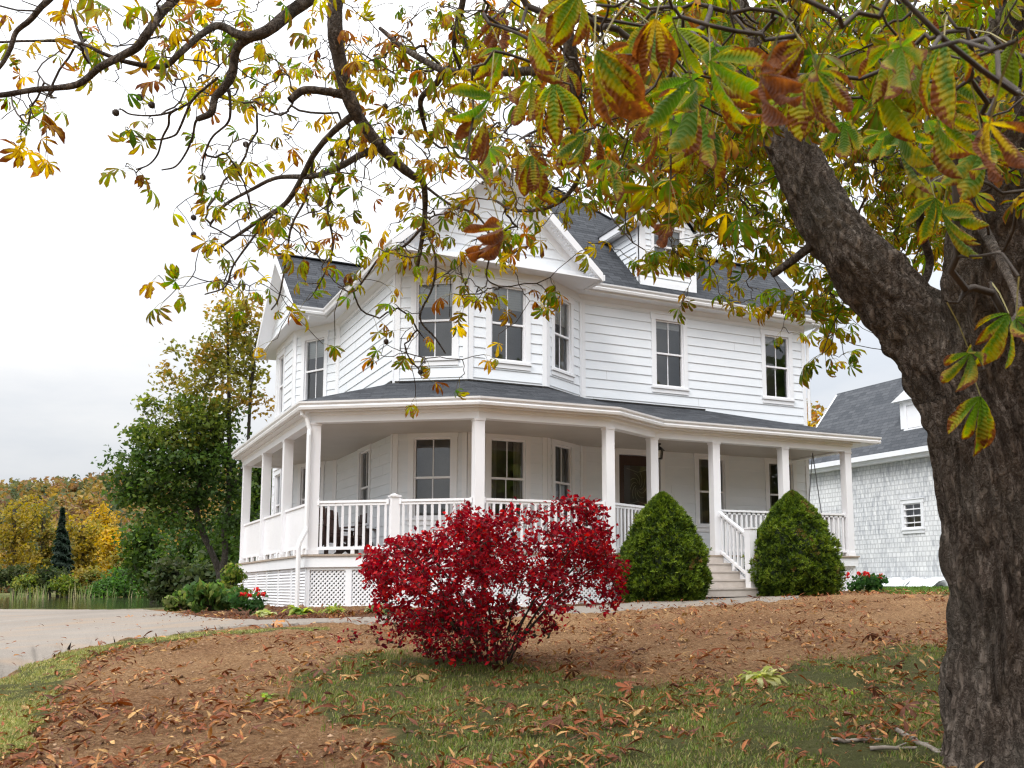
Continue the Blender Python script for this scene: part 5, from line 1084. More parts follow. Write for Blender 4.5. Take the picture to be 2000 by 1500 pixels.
for i, (a, b) in tips.items():
    tip, back = sk.P[a], sk.P[b] if a != b else sk.P[a] - np.array([0, 0, -.1])
    if i < nt_:
        pxl = proj(tip); rt = float(sst(900, 1500, pxl[0]))
        for _ in range(rg.integers(1, 3) if rt < .5 else rg.integers(2, 4)):
            u = rg.random(); g = .42 + .36 * rt
            if u < g: pal, br = PAL_G, rg.uniform(.15, .5)
            elif u < g + .38 * (1 - .4 * rt): pal, br = PAL_Y, rg.uniform(.2, .65)
            else: pal, br = PAL_B, rg.uniform(.5, .95)
            put_leaf(bag, protos[rg.integers(0, 14)], tip, back, rg.uniform(.12, .17), pal, br, rg)
    else:
        _, _, z, sc, br = NEAR[i - nt_]
        pal = PAL_G if br < .7 else PAL_Y
        pr = palmate(rg, 11, 6, k=int(rg.integers(5, 8)), curl=.2 + .7 * br, droop=rg.uniform(.5, .95), pleat=.035)
        put_leaf(nbag, pr, tip, back, (.175 if z > 2.1 else .15) * sc, pal, min(.95, br * 1.0), rg, pl=.12, out=np.array([rg.normal(0, .45), rg.normal(0, .45), -.7]), tilt=.25)
bag.obj('crown', 'leaf', tree)
nl = np_obj('low_foliage', np.concatenate(nbag.V), np.concatenate(nbag.F), M['nearleaf'], tree, col=np.concatenate(nbag.C), uv=np.concatenate(nbag.U), smooth=True)
at = nl.data.color_attributes.new('brown', 'FLOAT_COLOR', 'POINT'); q = np.ones((len(nl.data.vertices), 4), np.float32); q[:, :3] = np.concatenate(nbag.B); at.data.foreach_set('color', q.ravel())
mb = MB()
for a, b in pet: mb.tube([a, (a + b) / 2 + (0, 0, .012), b], [.0026, .002, .0018], 3, cap=False)
M['petiole'] = simple('leaf_stalk', (.16, .16, .05), (.30, .24, .08), 9, .6); mb.build('leaf_stalks', M['petiole'], tree)
for (px, py, z) in ((226, 220, 7.2), (272, 190, 7.2), (296, 205, 7.2), (396, 346, 8.4), (378, 425, 8.8), (378, 458, 8.8), (480, 282, 8.2), (754, 667, 9.4), (752, 208, 8.2), (782, 258, 8.3), (648, 300, 8.4), (624, 378, 8.8), (821, 727, 9.5)):
    c = unproj(px, py, z); j, d = sk.near(c); mb = MB(); rr = np.random.default_rng(px)
    for u in range(9):
        for v in range(12):
            f = lambda u, v: c + .024 * (1 + .14 * ((u * 7 + v * 5) % 3 == 0)) * np.array([math.sin(u / 9 * math.pi) * math.cos(v / 12 * 6.283), math.sin(u / 9 * math.pi) * math.sin(v / 12 * 6.283), math.cos(u / 9 * math.pi)])
            mb.face([f(u, v), f(u + 1, v), f(u + 1, (v + 1) % 12), f(u, (v + 1) % 12)])
    if d < .6: mb.tube([c + (0, 0, .02), (c + sk.P[j]) / 2 + (0, 0, .03), sk.P[j]], [.003, .003, .003], 4)
    mb.build('conker', M['twig'], tree)

# ---- the red burning bush
bpx = [(698, 1108), (722, 1072), (790, 1050), (830, 1040), (862, 1022), (895, 996), (915, 990), (955, 1012), (1000, 1005), (1050, 998), (1100, 972), (1178, 968), (1198, 1035), (1196, 1090), (1218, 1110), (1206, 1165), (1190, 1185), (1140, 1212), (1088, 1240), (1040, 1262), (985, 1288), (920, 1292), (850, 1282), (800, 1262), (765, 1228), (728, 1190), (738, 1130)]
bz = 10.6; bb = on_ground(965, 1302); bush = empty('burning_bush', tuple(bb), 'spreading burning bush with crimson autumn leaves in front of the porch', 'bush')
r = np.random.default_rng(8); bp = np.array(bpx, float); tg = []
while len(tg) < 1500:
    x, y = r.uniform(695, 1220), r.uniform(970, 1295)
    if not pip(bp, np.array([x]), np.array([y]))[0]: continue
    h = max(.12, 1 - ((x - 955) / 275) ** 2) ** .5 * max(.25, 1 - ((y - 1120) / 190) ** 2) ** .5; dz = r.uniform(-1, 1) * 1.15 * h
    q = unproj(x, y, bz + dz)
    keep = .34 + 1.5 * noise.noise(Vector(q * np.array([1.7, 1.7, 4.6]))) + (.10 if x < 1010 else -.06) - (.28 if (x > 990 and y > 1130) else 0)
    if r.random() < keep: tg.append(q)
for x, y, dz in ((655, 1242, .2), (690, 1238, .1), (725, 1240, 0), (760, 1252, -.1), (1232, 1098, .1), (1215, 1105, 0), (1003, 970, 0), (905, 985, .1), (690, 1252, .2), (780, 1262, -.2), (740, 1258, -.1)): tg.append(unproj(x, y, bz + dz))
sb = Skeleton(9)
for i in range(15):
    a = i / 15 * 6.283; e = unproj(960 + 230 * math.cos(a), 1090 + 25 * math.sin(a * 3), bz + .75 * math.sin(a)); p0 = bb + np.array([.14 * math.cos(a), .14 * math.sin(a), -.03]); m = p0 * .5 + e * .5 + np.array([0, 0, .12]) - (e - bb) * np.array([.16, .16, 0])
    sb.add_path([p0 * (1 - t) ** 2 + 2 * m * t * (1 - t) + e * t * t for t in np.linspace(0, 1, 12)]); sb.paths.append(list(range(len(sb.P) - 12, len(sb.P))))
tips = sb.grow(tg, step=.11, sag=-.08, wig=.05, every=150); rd = sb.radii(.0028, .36, .02); V, F = tubes_np(sb.paths, sb.P, rd, 5); np_obj('stems', V, F, M['twig'], bush, smooth=True)
Pn, Cn, Nn = [], [], []
for i, (a, b) in tips.items():
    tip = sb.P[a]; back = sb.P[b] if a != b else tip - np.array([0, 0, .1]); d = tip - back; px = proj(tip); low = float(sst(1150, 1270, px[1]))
    for k in range(9):
        t = r.random() * 2.1; Pn.append(tip - d * t + r.normal(0, .035, 3)); u = r.random()
        c = np.array((.33, .004, .013)) if u < .55 else (np.array((.17, .004, .014)) if u < .84 else np.array((.55, .02, .02)))
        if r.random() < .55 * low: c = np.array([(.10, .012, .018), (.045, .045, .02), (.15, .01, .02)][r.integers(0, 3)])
        Cn.append(c * r.uniform(.7, 1.2)); Nn.append((r.normal(0, .55), r.normal(0, .55), r.normal(.35, .6)))
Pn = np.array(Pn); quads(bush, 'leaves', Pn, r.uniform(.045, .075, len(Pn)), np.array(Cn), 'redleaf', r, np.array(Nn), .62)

# ---- two clipped conical spruces
def spruce(px0, px1, ytop, ybase, zc, label, seed, twin=False):
    c = unproj((px0 + px1) / 2, ybase, zc); gz_ = float(ground_z(c[0], c[1])); c[2] = gz_; Rm = (px1 - px0) / 2 * zc / FPX; H = unproj((px0 + px1) / 2, ytop, zc)[2] - gz_
    root = empty('conical_spruce', tuple(c), label, 'conifer', 'clipped conical spruces by the steps'); r = np.random.default_rng(seed)
    def rad_at(t, a): 
        base = np.where(t < .22, .80 + .20 * np.sin(np.clip(t / .22, 0, 1) * 1.57), (np.clip(1 - ((t - .22) / .78) ** 1.7, 0, 1)) ** .78 * 1.0)
        return Rm * base
    def lump(a, t): 
        return np.array([noise.noise(Vector((3.1 * math.cos(x) + seed, 3.1 * math.sin(x), 7 * y))) + .6 * noise.noise(Vector((8 * math.cos(x), 8 * math.sin(x) + seed, 17 * y))) for x, y in zip(a, t)])
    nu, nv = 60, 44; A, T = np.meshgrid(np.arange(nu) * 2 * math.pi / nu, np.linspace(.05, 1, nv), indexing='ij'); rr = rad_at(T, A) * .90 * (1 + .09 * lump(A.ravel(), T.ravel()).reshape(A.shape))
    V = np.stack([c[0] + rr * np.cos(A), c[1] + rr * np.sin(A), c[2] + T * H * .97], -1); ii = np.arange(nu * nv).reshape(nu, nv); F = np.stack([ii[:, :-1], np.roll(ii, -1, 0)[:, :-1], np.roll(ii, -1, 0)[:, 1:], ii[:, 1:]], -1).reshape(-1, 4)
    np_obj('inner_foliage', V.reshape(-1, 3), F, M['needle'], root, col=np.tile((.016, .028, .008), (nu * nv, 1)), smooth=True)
    n = 8200; t = r.random(n) ** 1.25; a = r.random(n) * 6.283; lp = lump(a, t); rr = rad_at(t, a) * (1 + .15 * lp) * r.uniform(.88, 1.04, n) * np.where(r.random(n) < .03, r.uniform(1.03, 1.12, n), 1)
    if twin: rr = rr * (1 - .5 * np.exp(-((((a + 1.75) % 6.283 - 3.14) - 3.14) ** 2 % 39.4) / .05) * sst(.72, .9, t))
    P = np.stack([c[0] + rr * np.cos(a), c[1] + rr * np.sin(a), c[2] + t * H], 1); out = np.stack([np.cos(a), np.sin(a), .45 + .9 * t], 1); out /= np.linalg.norm(out, axis=1, keepdims=True)
    col0 = np.array([(.03, .055, .008), (.085, .135, .014), (.135, .195, .02), (.19, .245, .028)])[np.clip((1.5 + 1.5 * lp + r.normal(0, .9, n)).astype(int), 0, 3)]; bp_ = (lump(a * .5 + 2, t * .6) > .55) & (r.random(n) < .5); col0[bp_] = (.16, .11, .035); Vs, Cs = [], []  # gap shade put into the colour: needles darker where lumps recede, lighter on bulges
    for k in range(9):
        d = out + r.normal(0, .55, (n, 3)); d /= np.linalg.norm(d, axis=1, keepdims=True); s = np.cross(d, r.normal(size=(n, 3))); s /= np.linalg.norm(s, axis=1, keepdims=True); L = r.uniform(.045, .085, n)[:, None]; w = r.uniform(.006, .011, n)[:, None]
        Vs.append(np.stack([P - s * w, P + s * w, P + d * L * .7 + s * w * .9, P + d * L], 1)); Cs.append(np.repeat((col0 * r.uniform(.75, 1.3, (n, 1)))[:, None], 4, 1))
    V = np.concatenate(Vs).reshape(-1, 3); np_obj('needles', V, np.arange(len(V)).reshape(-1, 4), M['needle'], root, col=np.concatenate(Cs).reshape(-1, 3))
    mb = MB(); mb.tube([c + (0, 0, -.1), c + (0, 0, .35 * H), c + (0, 0, .8 * H)], [.07, .05, .015], 8); mb.build('trunk', M['twig'], root); return root
spruce(1211, 1384, 963, 1168, 18.5, 'clipped conical spruce on the left of the front steps, with a notched double tip', 41, True)
spruce(1467, 1641, 960, 1163, 20.2, 'clipped conical spruce on the right of the front steps, with a single rounded tip', 42)

# ---- background trees
def blob_tree(name, px, zc, blobs, cols, label, cat='tree', grp=None, n=4000, size=.2, trunk=None, seed=0, base_py=None, clump=.2, lean=0, mat='far', tmat='bark2'):
    """blobs: (px, py, rx, ry, weight, colour index set)"""
    r = np.random.default_rng(seed); b0 = unproj(px, base_py or 1150, zc); b0[2] = float(ground_z(b0[0], b0[1])); root = empty(name, tuple(b0), label, cat, grp); wt = np.array([b[4] * b[2] * b[3] for b in blobs], float); wt /= wt.sum(); Ps, Cs = [], []; ncl = max(6, int(n / 26)); cen = []
    for i in r.choice(len(blobs), ncl, p=wt):
        bx, by, rx, ry = blobs[i][:4]; d = r.normal(size=3); d /= np.linalg.norm(d); q = r.random() ** .4; c = unproj(bx, by, zc + d[2] * q * (rx * zc / FPX) * .9); s = zc / FPX; v = CM @ np.array([d[0] * q * rx * s, d[1] * q * ry * s, 0]); c = c + v; cen.append(c)
        k = 26; e = r.normal(size=(k, 3)) * clump * np.array([1, 1, .6]); Ps.append(c + e); pal = cols[blobs[i][5] if len(blobs[i]) > 5 else 0]; base = np.array(pal[r.integers(0, len(pal))]) * r.uniform(.75, 1.2); Cs.append(base * r.uniform(.75, 1.25, (k, 1)))
    P = np.concatenate(Ps); quads(root, 'crown', P, size * r.uniform(.6, 1.2, len(P)), np.concatenate(Cs), mat, r, r.normal(size=(len(P), 3)) + np.array([0, 0, .7]), .65)
    s = Skeleton(seed + 1); mb = None
    for k, L in enumerate(trunk or [[(px, (base_py or 1150), 6), (px, blobs[0][1], 3)]]):
        pts = [(*(unproj(a, b, zc) if j or k else np.array([b0[0], b0[1], b0[2] - .1])), w_ * zc / FPX) for j, (a, b, w_) in enumerate(L)]
        bark_tube('trunk', pts, root, 12, .06, 5, mat=tmat, per=6, seed=k); s.add_path([q[:3] for q in catmull(pts, 6)])
    s.grow([cen[i] for i in r.permutation(len(cen))[:170]], step=.5, sag=-.05, wig=.02); rd = s.radii(.010 * zc / 30, .4, .09); V, F = tubes_np(s.paths, s.P, rd, 4); np_obj('branches', V, F, M['twig'], root, smooth=True); return root
DG = [(.040, .075, .016), (.06, .105, .02), (.09, .13, .025), (.032, .06, .015)]; OL = [(.19, .18, .035), (.25, .21, .04), (.15, .16, .03), (.3, .19, .04)]; MG = [(.11, .15, .028), (.16, .19, .035), (.2, .2, .035), (.08, .12, .022)]; OR = [(.3, .13, .03), (.25, .16, .03)]
blob_tree('maple_tree', 432, 29.5, [(330, 905, 105, 75, 1.5, 0), (265, 915, 60, 45, 1.2, 0), (410, 900, 70, 90, 1.4, 0), (370, 820, 90, 60, 1.1, 2), (290, 845, 60, 40, 1, 2), (420, 830, 70, 60, 1.1, 2), (430, 740, 80, 60, .8, 1), (470, 690, 60, 80, .7, 1), (440, 640, 70, 60, .65, 1), (365, 745, 55, 40, .7, 1), (500, 640, 35, 70, .7, 1), (450, 600, 50, 28, .6, 1), (395, 690, 40, 40, .5, 1), (300, 790, 30, 35, .5, 2), (400, 1000, 90, 60, .8, 0), (320, 985, 80, 55, 1.1, 0), (470, 1000, 40, 80, .8, 0), (255, 960, 40, 35, .9, 0), (505, 760, 25, 60, .4, 1), (330, 690, 25, 40, .25, 1)],
          [DG, OL, MG], 'tall maple with dark green lower crown and thin yellowing top beside the house', n=16500, size=.16, seed=51, base_py=1170, clump=.2,
          trunk=[[(432, 1180, 9), (431, 1130, 8), (418, 1090, 6), (396, 1040, 6), (384, 990, 5), (390, 900, 4), (370, 820, 3)], [(431, 1120, 7), (440, 1080, 6), (437, 1030, 5), (446, 1000, 5), (448, 850, 4), (446, 720, 3), (443, 590, 2)], [(446, 960, 4), (480, 900, 3), (490, 760, 3), (505, 640, 2)]])
YG = [(.27, .20, .035), (.33, .235, .035), (.20, .17, .035)]; YB = [(.48, .31, .025), (.42, .26, .03), (.32, .23, .035)]; GO = [(.20, .16, .035), (.15, .15, .035), (.25, .18, .04)]
def auto(px, ytop, ybot, w, pal=0, k=9, seed=0):
    r = random.Random(seed); h = ybot - ytop
    return [(px + r.uniform(-.28, .28) * w, ytop + h * (.16 + .72 * i / k), w * r.uniform(.2, .34), h * r.uniform(.12, .2), 1, pal) for i in range(k + 1)]
for i, (px, yt, yb, w_, zc, pal, lab) in enumerate([
    (28, 968, 1130, 120, 78, YG, 'broad golden tree at the far left edge of the pond'), (85, 990, 1130, 80, 84, GO, 'olive-gold tree just left of the dark spruce'), (162, 1005, 1135, 90, 76, YG, 'golden tree just right of the dark spruce across the pond'),
    (208, 988, 1120, 60, 88, YB, 'bright yellow tree behind the golden tree beside the maple'), (226, 1035, 1140, 60, 74, YB, 'low bright yellow tree showing at the edge of the maple'), (258, 1070, 1150, 80, 66, GO, 'brownish olive tree under the maple crown'), (-60, 980, 1140, 110, 80, GO, 'olive tree at the margin of the view over the pond'),
    (300, 1020, 1150, 110, 58, DG, 'dark leafy tree behind the maple trunk'), (375, 1030, 1150, 100, 54, DG, 'dark green thicket tree directly behind the maple trunk'), (440, 1000, 1150, 90, 50, DG, 'dark tree between maple trunk and porch corner'), (505, 880, 1110, 60, 46, DG, 'dark green tree seen through the end of the side porch'), (545, 900, 1100, 60, 52, MG, 'mid green tree seen behind the side porch posts')]):
    zc = zc + 26 if zc > 60 else zc
    blob_tree('autumn_tree' if pal is not DG and pal is not MG else 'broadleaf_tree', px, zc, auto(px, yt, yb, w_, 0, 9, i), [pal], lab, grp='trees beyond the pond', n=2600, size=.42 if zc > 60 else .32, seed=60 + i, base_py=yb + 20, clump=.5)
for i, (px, yt, w_, zc, pal, lab) in enumerate([(1588, 792, 40, 60, OR, 'orange autumn tree in the gap between farmhouse and outbuilding'), (1606, 800, 34, 72, GO, 'olive tree just right of the orange one in the gap'), (1570, 815, 30, 55, YB, 'yellow tree low in the gap at the house corner')]):
    blob_tree('autumn_tree', px, zc, auto(px, yt, 1080, w_ * 2, 0, 9, 90 + i), [pal], lab, grp='trees behind the house', n=2200, size=.4, seed=90 + i, base_py=1130, clump=.5)
def fir(px, ytop, ybase, w_px, zc, label, seed):
    c = unproj(px, ybase, zc); c[2] = float(ground_z(c[0], c[1])); H = unproj(px, ytop, zc)[2] - c[2]; Rm = w_px / 2 * zc / FPX; r = np.random.default_rng(seed); root = empty('spruce_tree', tuple(c), label, 'tree'); n = 2600; t = r.random(n) ** 1.3; a = r.random(n) * 6.283
    rr = Rm * (1 - t) ** .8 * (.75 + .35 * np.sin(t * 55 + a * 2)) * r.random(n) ** .35; P = np.stack([c[0] + rr * np.cos(a), c[1] + rr * np.sin(a), c[2] + .6 + t * (H - .6)], 1)
    quads(root, 'crown', P, r.uniform(.35, .6, n), np.array([(.012, .026, .014), (.018, .035, .018), (.010, .02, .012)])[r.integers(0, 3, n)], 'far', r, np.stack([np.cos(a), np.sin(a), .8 + 0 * a], 1) + r.normal(0, .3, (n, 3)), .5)
    mb = MB(); mb.tube([c + (0, 0, -.2), c + (0, 0, H * .5), c + (0, 0, H)], [.16, .1, .02], 8); mb.build('trunk', M['twig'], root)
fir(113, 992, 1150, 44, 93, 'dark narrow spruce standing among the golden trees across the pond', 71)
fir(122, 1040, 1150, 60, 95, 'shorter dark spruce at the foot of the narrow one', 72)
BG_ = [(.06, .13, .025), (.08, .17, .03), (.05, .10, .025)]; DS = [(.03, .05, .015), (.045, .06, .02), (.06, .07, .025)]
for i, (px, yt, yb, w_, zc, pal, lab) in enumerate([(30, 1105, 1150, 90, 64, DS, 'dark shrub on the pond bank at the left edge'), (95, 1110, 1152, 80, 63, DS, 'dark shrub on the bank below the dark spruce'), (175, 1112, 1156, 70, 62, GO, 'olive shrub on the bank below the golden tree'), (250, 1112, 1168, 90, 58, BG_, 'bright green bush on the pond bank'), (300, 1118, 1168, 70, 56, BG_, 'second bright green bush, right of the first on the bank'),
      (345, 1095, 1170, 80, 50, DS, 'dark bush on the bank under the maple'), (205, 1130, 1165, 60, 60, BG_, 'small green bush at the water edge left of the bright ones'), (135, 1128, 1160, 60, 61, MG, 'mid green shrub at the water edge below the spruces'), (395, 1110, 1180, 70, 40, DS, 'dark undergrowth bush right behind the maple foot'), (290, 1085, 1140, 90, 62, DS, 'dark tall shrub behind the bright green bushes'), (60, 1128, 1158, 60, 62.5, MG, 'green shrub at the water edge near the left margin')]):
    zc = zc + 27 if zc > 55 else zc
    blob_tree('bank_shrub', px, zc, auto(px, yt, yb, w_, 0, 6, 40 + i), [pal], lab, 'shrub', 'shrubs on the pond bank', 1500, .3, None, 120 + i, yb, .35)
# reeds on the far bank
r = np.random.default_rng(5); n = 170; px = np.clip(np.concatenate([r.normal(m, s, n // 5) for m, s in ((45, 20), (160, 18), (85, 12), (20, 30), (250, 60))]), -80, 400); zz = r.uniform(80, 87, len(px)); P = np.array([unproj(a, 1150, z) for a, z in zip(px, zz)]); P[:, 2] = -1.42
a = r.random(len(P)) * 6.283; d = np.stack([.25 * np.cos(a), .25 * np.sin(a), 1 + 0 * a], 1); L = r.uniform(.4, 1.5, len(P)); s = np.stack([np.cos(a + 1.57), np.sin(a + 1.57), 0 * a], 1) * r.uniform(.02, .05, (len(P), 1)); tip = P + d * L[:, None]
V = np.stack([P - s, P + s, tip + s * .2, tip - s * .2], 1).reshape(-1, 3); cc = np.array([(.22, .22, .09), (.15, .18, .06), (.28, .24, .14), (.10, .15, .04)])[r.integers(0, 4, len(P))]
tag(np_obj('reeds', V, np.arange(len(V)).reshape(-1, 4), M['grass'], col=np.repeat(cc, 4, 0)), 'pale reeds and grasses along the far edge of the pond', 'reeds', kind='stuff')
# the wooded hillside
r = np.random.default_rng(6); Ps, Cs = [], []
hv = np.array(hs).reshape(nA, nR, 3)
for _ in range(2300):
    az = r.uniform(-12, 14) if r.random() < .8 else r.uniform(36, 46); t = r.random() ** .8; i = np.clip(int(az + 75), 0, nA - 2); j = t * (nR - 1.01); j0 = int(j); fa = az + 75 - i
    c = (hv[i, j0] * (1 - fa) + hv[i + 1, j0] * fa) * (1 - (j - j0)) + (hv[i, j0 + 1] * (1 - fa) + hv[i + 1, j0 + 1] * fa) * (j - j0); k = 34; sz = r.uniform(2.2, 4.6)
    e = r.normal(size=(k, 3)); e /= np.linalg.norm(e, axis=1, keepdims=True); Ps.append(c + np.array([0, 0, sz * .9]) + e * sz * np.array([.8, .8, 1.0]) * (r.random((k, 1)) ** .4))
    base = np.array([(.13, .12, .035), (.19, .14, .035), (.10, .11, .04), (.22, .12, .04), (.05, .07, .03), (.26, .17, .04), (.15, .085, .04)][r.integers(0, 7)]) * .95 + .012; Cs.append(base * r.uniform(.8, 1.2, (k, 1)))
P = np.concatenate(Ps); q = quads(None, 'hill_forest', P, r.uniform(1.0, 2.2, len(P)), np.concatenate(Cs), 'far', r, r.normal(size=(len(P), 3)) + np.array([0, 0, .8]), .8)
tag(q, 'autumn woods covering the long low hill beyond the pond', 'forest', kind='stuff')

# unseen trees added behind the viewer to dim low skylight, also mirrored in windows
def unseen_tree(x, y, h, w_, cols, label, seed):
    r = np.random.default_rng(seed); g_ = float(ground_z(x, y)); root = empty('unseen_tree', (x, y, g_), label, 'tree', 'trees added behind the viewer'); cen = [np.array([x, y, g_]) + (r.normal(0, w_ * .27), r.normal(0, w_ * .27), h * r.uniform(.22, .95)) for _ in range(60)]
    P = np.concatenate([c + r.normal(0, w_ * .11, (80, 3)) for c in cen]); quads(root, 'crown', P, r.uniform(.6, 1.0, len(P)), np.array(cols)[r.integers(0, len(cols), len(P))] * r.uniform(.7, 1.3, (len(P), 1)), 'far', r)
    bark_tube('trunk', [(x, y, g_ - .2, .32), (x + .1, y, g_ + h * .3, .24), (x, y + .1, g_ + h * .7, .1)], root, 12, .08, 5, mat='bark2', per=5)
for i, (x, y, h, w_) in enumerate([(-8, -19, 12, 10), (0, -18, 12, 9), (8, -17, 15, 10), (16, -17, 12, 9), (24, -16, 14, 10), (32, -13, 12, 9), (38, -4, 13, 9), (43, 6, 13, 9)]):
    unseen_tree(x, y, h, w_, [DG, MG, OL][i % 3], ['dense green tree added out of view behind the viewer', 'mid green tree added out of view behind the viewer', 'yellowing tree added out of view behind the viewer'][i % 3], 300 + i)

# ---- grass, fallen leaves
r = np.random.default_rng(21)
def scatter(n, x0, x1, y0, y1, mask, falloff=2.0, zmin=5.2):
    out = []; tot = 0
    while tot < n:
        x = r.uniform(x0, x1, n * 3); y = r.uniform(y0, y1, n * 3); zc = .4782 * x + .8685 * y; k = (zc > zmin) & (r.random(len(x)) < np.minimum(1, (zmin / np.maximum(zc, .1)) ** falloff * 1.2)); x, y = x[k], y[k]; px = proj(np.stack([x, y, ground_z(x, y)], 1)); k = (px[:, 0] > -250) & (px[:, 0] < 2250) & (px[:, 1] < 1640); x, y = x[k], y[k]; k = mask(x, y); out.append(np.stack([x[k], y[k]], 1)); tot += k.sum()
    return np.concatenate(out)[:n]
def blades(name, Q, h, wd, pal, label, cat):
    n = len(Q); P = np.column_stack([Q, ground_z(Q[:, 0], Q[:, 1])]); a = r.random(n) * 6.283; ln = r.uniform(.1, .9, n); d = np.stack([np.cos(a) * ln, np.sin(a) * ln, 0 * a], 1); s = np.stack([-np.sin(a), np.cos(a), 0 * a], 1) * (wd * r.uniform(.6, 1.3, n))[:, None]; H = (h * r.uniform(.4, 1.3, n))[:, None]
    m_ = P + d * H * .3 + np.array([0, 0, .6]) * H; t = P + d * H + np.array([0, 0, .9]) * H; V = np.stack([P - s, P + s, m_ + s * .8, m_ - s * .8, t], 1).reshape(-1, 3); o = (np.arange(n) * 5)[:, None]; F = np.concatenate([o + np.array([0, 1, 2]), o + np.array([0, 2, 3]), o + np.array([3, 2, 4])])
    cc = np.array(pal)[r.integers(0, len(pal), n)] * r.uniform(.7, 1.25, (n, 1)); return tag(np_obj(name, V, F, M['grass'], col=np.repeat(cc, 5, 0)), label, cat, kind='stuff')
patch = lambda x, y: vnoise(x, y, 1.7, 33) * .6 + vnoise(x, y, 4.5, 34) * .4
Q = scatter(95000, -6, 16, 3, 13, lambda x, y: pip(LAWN, *wob(x + r.normal(0, .16, len(x)), y + r.normal(0, .16, len(x)), .2)) & (patch(x, y) + .25 * r.random(len(x)) > .50), 1.4)
blades('lawn_grass', Q, .055, .0042, [(.12, .165, .035), (.16, .20, .045), (.19, .195, .065), (.09, .135, .03), (.30, .25, .11), (.15, .21, .04), (.26, .21, .09), (.19, .17, .07)], 'thin green lawn in front of the red bush', 'grass')
Q = scatter(46000, -14, 6, 4, 20, lambda x, y: pip(VERGE, *wob(x, y, .06)), 1.2)
blades('verge_grass', Q, .045, .005, [(.22, .23, .07), (.28, .27, .09), (.17, .2, .055), (.36, .31, .13)], 'dry pale grass strip between drive and bare soil', 'grass')
Q = scatter(16000, 15, 32, 8, 22, lambda x, y: pip(BACKLAWN, x, y), .5)
blades('back_grass', Q, .07, .012, [(.09, .17, .03), (.12, .2, .04), (.10, .15, .03)], 'green grass strip at the foot of the outbuilding', 'grass')
# clods and small stones on the bare soil
Q = scatter(5200, -10, 17, 3, 19, lambda x, y: ~(pip(LAWN, *wob(x, y, .16)) | pip(np.vstack([gpoly(DRIVE_UP), gpoly(DRIVE_LO)[::-1]]), x, y)) & (vnoise(x, y, 1.3, 51) + .5 * r.random(len(x)) > .62), 1.5)
n = len(Q); t_ = (1 + 5 ** .5) / 2; ico = np.array([(-1, t_, 0), (1, t_, 0), (-1, -t_, 0), (1, -t_, 0), (0, -1, t_), (0, 1, t_), (0, -1, -t_), (0, 1, -t_), (t_, 0, -1), (t_, 0, 1), (-t_, 0, -1), (-t_, 0, 1)]) / 1.9
fc = np.array([(0, 11, 5), (0, 5, 1), (0, 1, 7), (0, 7, 10), (0, 10, 11), (1, 5, 9), (5, 11, 4), (11, 10, 2), (10, 7, 6), (7, 1, 8), (3, 9, 4), (3, 4, 2), (3, 2, 6), (3, 6, 8), (3, 8, 9), (4, 9, 5), (2, 4, 11), (6, 2, 10), (8, 6, 7), (9, 8, 1)])
sz = .007 + .022 * r.random(n) ** 3.5; V = ico[None] * (1 + .35 * r.normal(size=(n, 12, 1)).clip(-1.5, 1.5)) * sz[:, None, None] * r.uniform(.6, 1.3, (n, 1, 3)); V[:, :, 2] *= .7; V += np.column_stack([Q, ground_z(Q[:, 0], Q[:, 1]) + .012])[:, None]
cc = np.array([(.30, .18, .10), (.22, .125, .068), (.36, .23, .14), (.16, .09, .05), (.28, .18, .11)])[r.integers(0, 5, n)] * r.uniform(.8, 1.2, (n, 1))
tag(np_obj('soil_clods', V.reshape(-1, 3), ((np.arange(n) * 12)[:, None, None] + fc[None]).reshape(-1, 3), M['litter'], col=np.repeat(cc, 12, 0)), 'small clods and stones on the bare raked soil', 'soil', kind='stuff')
# fallen leaves
def litter(n, mask, fo, smin, smax, seed, lift=.03, whole=.05):
    Q = scatter(n, -12, 18, 3, 19, mask, fo); bag = Bag(); rr = np.random.default_rng(seed); pr = []
    for _ in range(26):
        V, F, T, E = palmate(rr, 5, 2, k=1, curl=rr.uniform(.1, .7), droop=rr.uniform(-.4, .1)); V = V * np.array([1, 1.5, 1]); pr.append((V - V.mean(0), F, T, E))
    pw = []
    for _ in range(8):
        V, F, T, E = palmate(rr, 4, 2, curl=rr.uniform(.3, .9), droop=rr.uniform(-.3, .2)); V[:, 2] *= .6; pw.append((V, F, T, E))
    pal = [(.22, .075, .03), (.30, .11, .04), (.15, .052, .026), (.36, .17, .06), (.26, .08, .033), (.42, .25, .10), (.12, .048, .03)]
    for (x, y) in Q:
        V, F, T, E = pr[rr.integers(0, 26)] if rr.random() > whole else pw[rr.integers(0, 8)]; s = rr.uniform(smin, smax) * rr.choice([.4, .55, .8, 1, 1.1]); a = rr.random() * 6.283; B = basis((math.cos(a), math.sin(a), rr.normal(0, .35)), (rr.normal(0, .35), rr.normal(0, .35), 1)); W = (V * s) @ B; W[:, 2] -= np.percentile(W[:, 2], 12); c = np.array(pal[rr.integers(0, 7)]) * rr.uniform(.7, 1.25)
        bag.add(W + np.array([x, y, float(ground_z(x, y)) + lift * rr.random() + .01]), F, np.tile(c, (len(V), 1)) * (1 - .25 * E[:, None] * rr.random()))
    return bag
clus = lambda x, y: vnoise(x, y, 1.1, 41) * .5 + vnoise(x, y, 3.1, 42) * .5
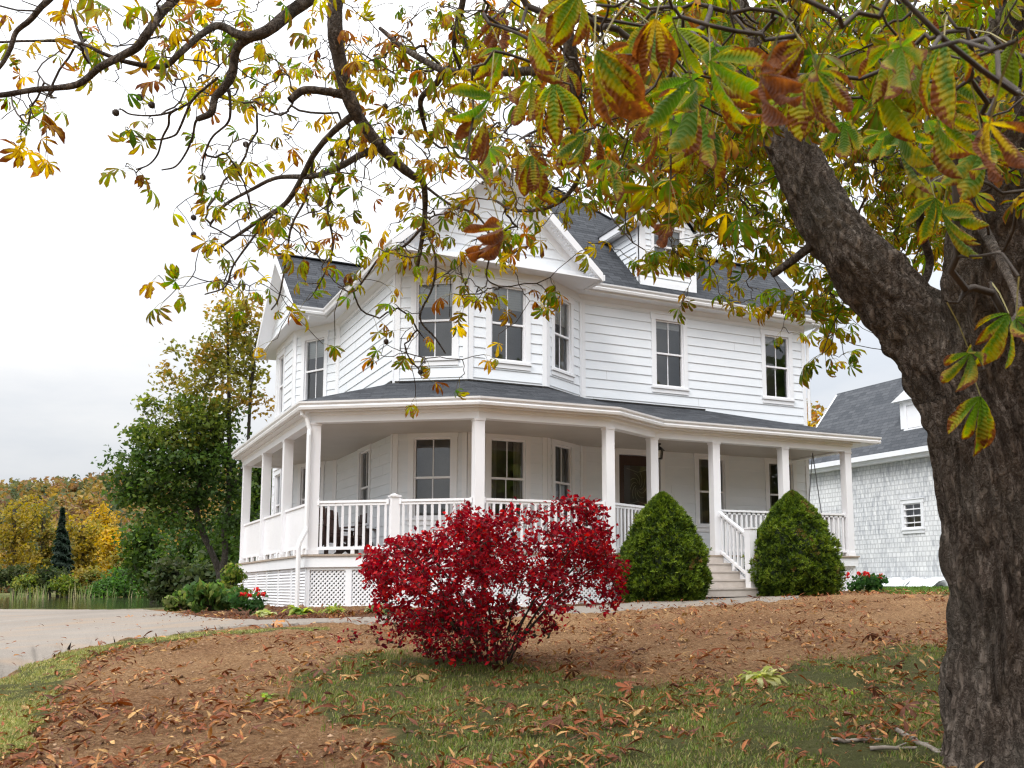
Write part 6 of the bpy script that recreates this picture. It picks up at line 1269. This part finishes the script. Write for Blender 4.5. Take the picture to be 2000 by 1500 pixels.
bag = litter(15000, lambda x, y: ~(pip(VERGE, x, y) & (r.random(len(x)) < .75)) & (clus(x, y) * 1.25 + .30 * r.random(len(x)) > .66 + .13 * ~(pip(LAWN, *wob(x, y, .3)))) & ~pip(np.vstack([gpoly(DRIVE_UP), gpoly(DRIVE_LO)[::-1]]), x, y), 1.5, .08, .17, 3, .05)
tag(bag.obj('fallen_leaves', 'litter', None), 'curled brown chestnut leaves scattered over lawn and bare soil', 'leaves', kind='stuff')
bag = litter(14000, lambda x, y: (clus(x, y) + .6 * r.random(len(x)) + .12 * sst(-2, 3, .8766 * x - .4812 * y) > .66) & ~pip(np.vstack([gpoly(DRIVE_UP), gpoly(DRIVE_LO)[::-1]]), x, y), 1.3, .025, .06, 8, .015, 0)
tag(bag.obj('leaf_crumbs', 'litter', None), 'crumbled leaf scraps and chips strewn over the bare soil', 'leaves', kind='stuff')
def band(line, sd):
    G = gpoly(line)
    def f(x, y):
        d = np.full(x.shape, 9.)
        for a, b in zip(G[:-1], G[1:]):
            ab = b - a; t = np.clip(((x - a[0]) * ab[0] + (y - a[1]) * ab[1]) / (ab @ ab), 0, 1); d = np.minimum(d, np.hypot(x - a[0] - t * ab[0], y - a[1] - t * ab[1]))
        return r.random(len(x)) < np.exp(-(d / sd) ** 2)
    return f
bag = litter(520, band([(0, 1500), (60, 1458), (102, 1394), (136, 1334), (180, 1292), (250, 1270)], .22), 1.2, .08, .15, 4)
tag(bag.obj('leaf_drift', 'litter', None), 'drift of dry leaves along the edge of the grass strip', 'leaves', kind='stuff')
bag = litter(900, band([(330, 1205), (440, 1212), (640, 1208), (720, 1200)], .35), .6, .07, .12, 5)
tag(bag.obj('leaf_drift', 'litter', None), 'brown leaves strewn over the planting bed below the lattice', 'leaves', kind='stuff')
drv_poly = np.vstack([gpoly(DRIVE_UP), gpoly(DRIVE_LO)[::-1]])
bag = litter(150, lambda x, y: pip(drv_poly, x, y), .4, .06, .13, 9, .01)
for v in bag.V: v[:, 2] += .05
tag(bag.obj('drive_leaves', 'litter', None), 'few dry leaves blown across the gravel drive', 'leaves', kind='stuff')
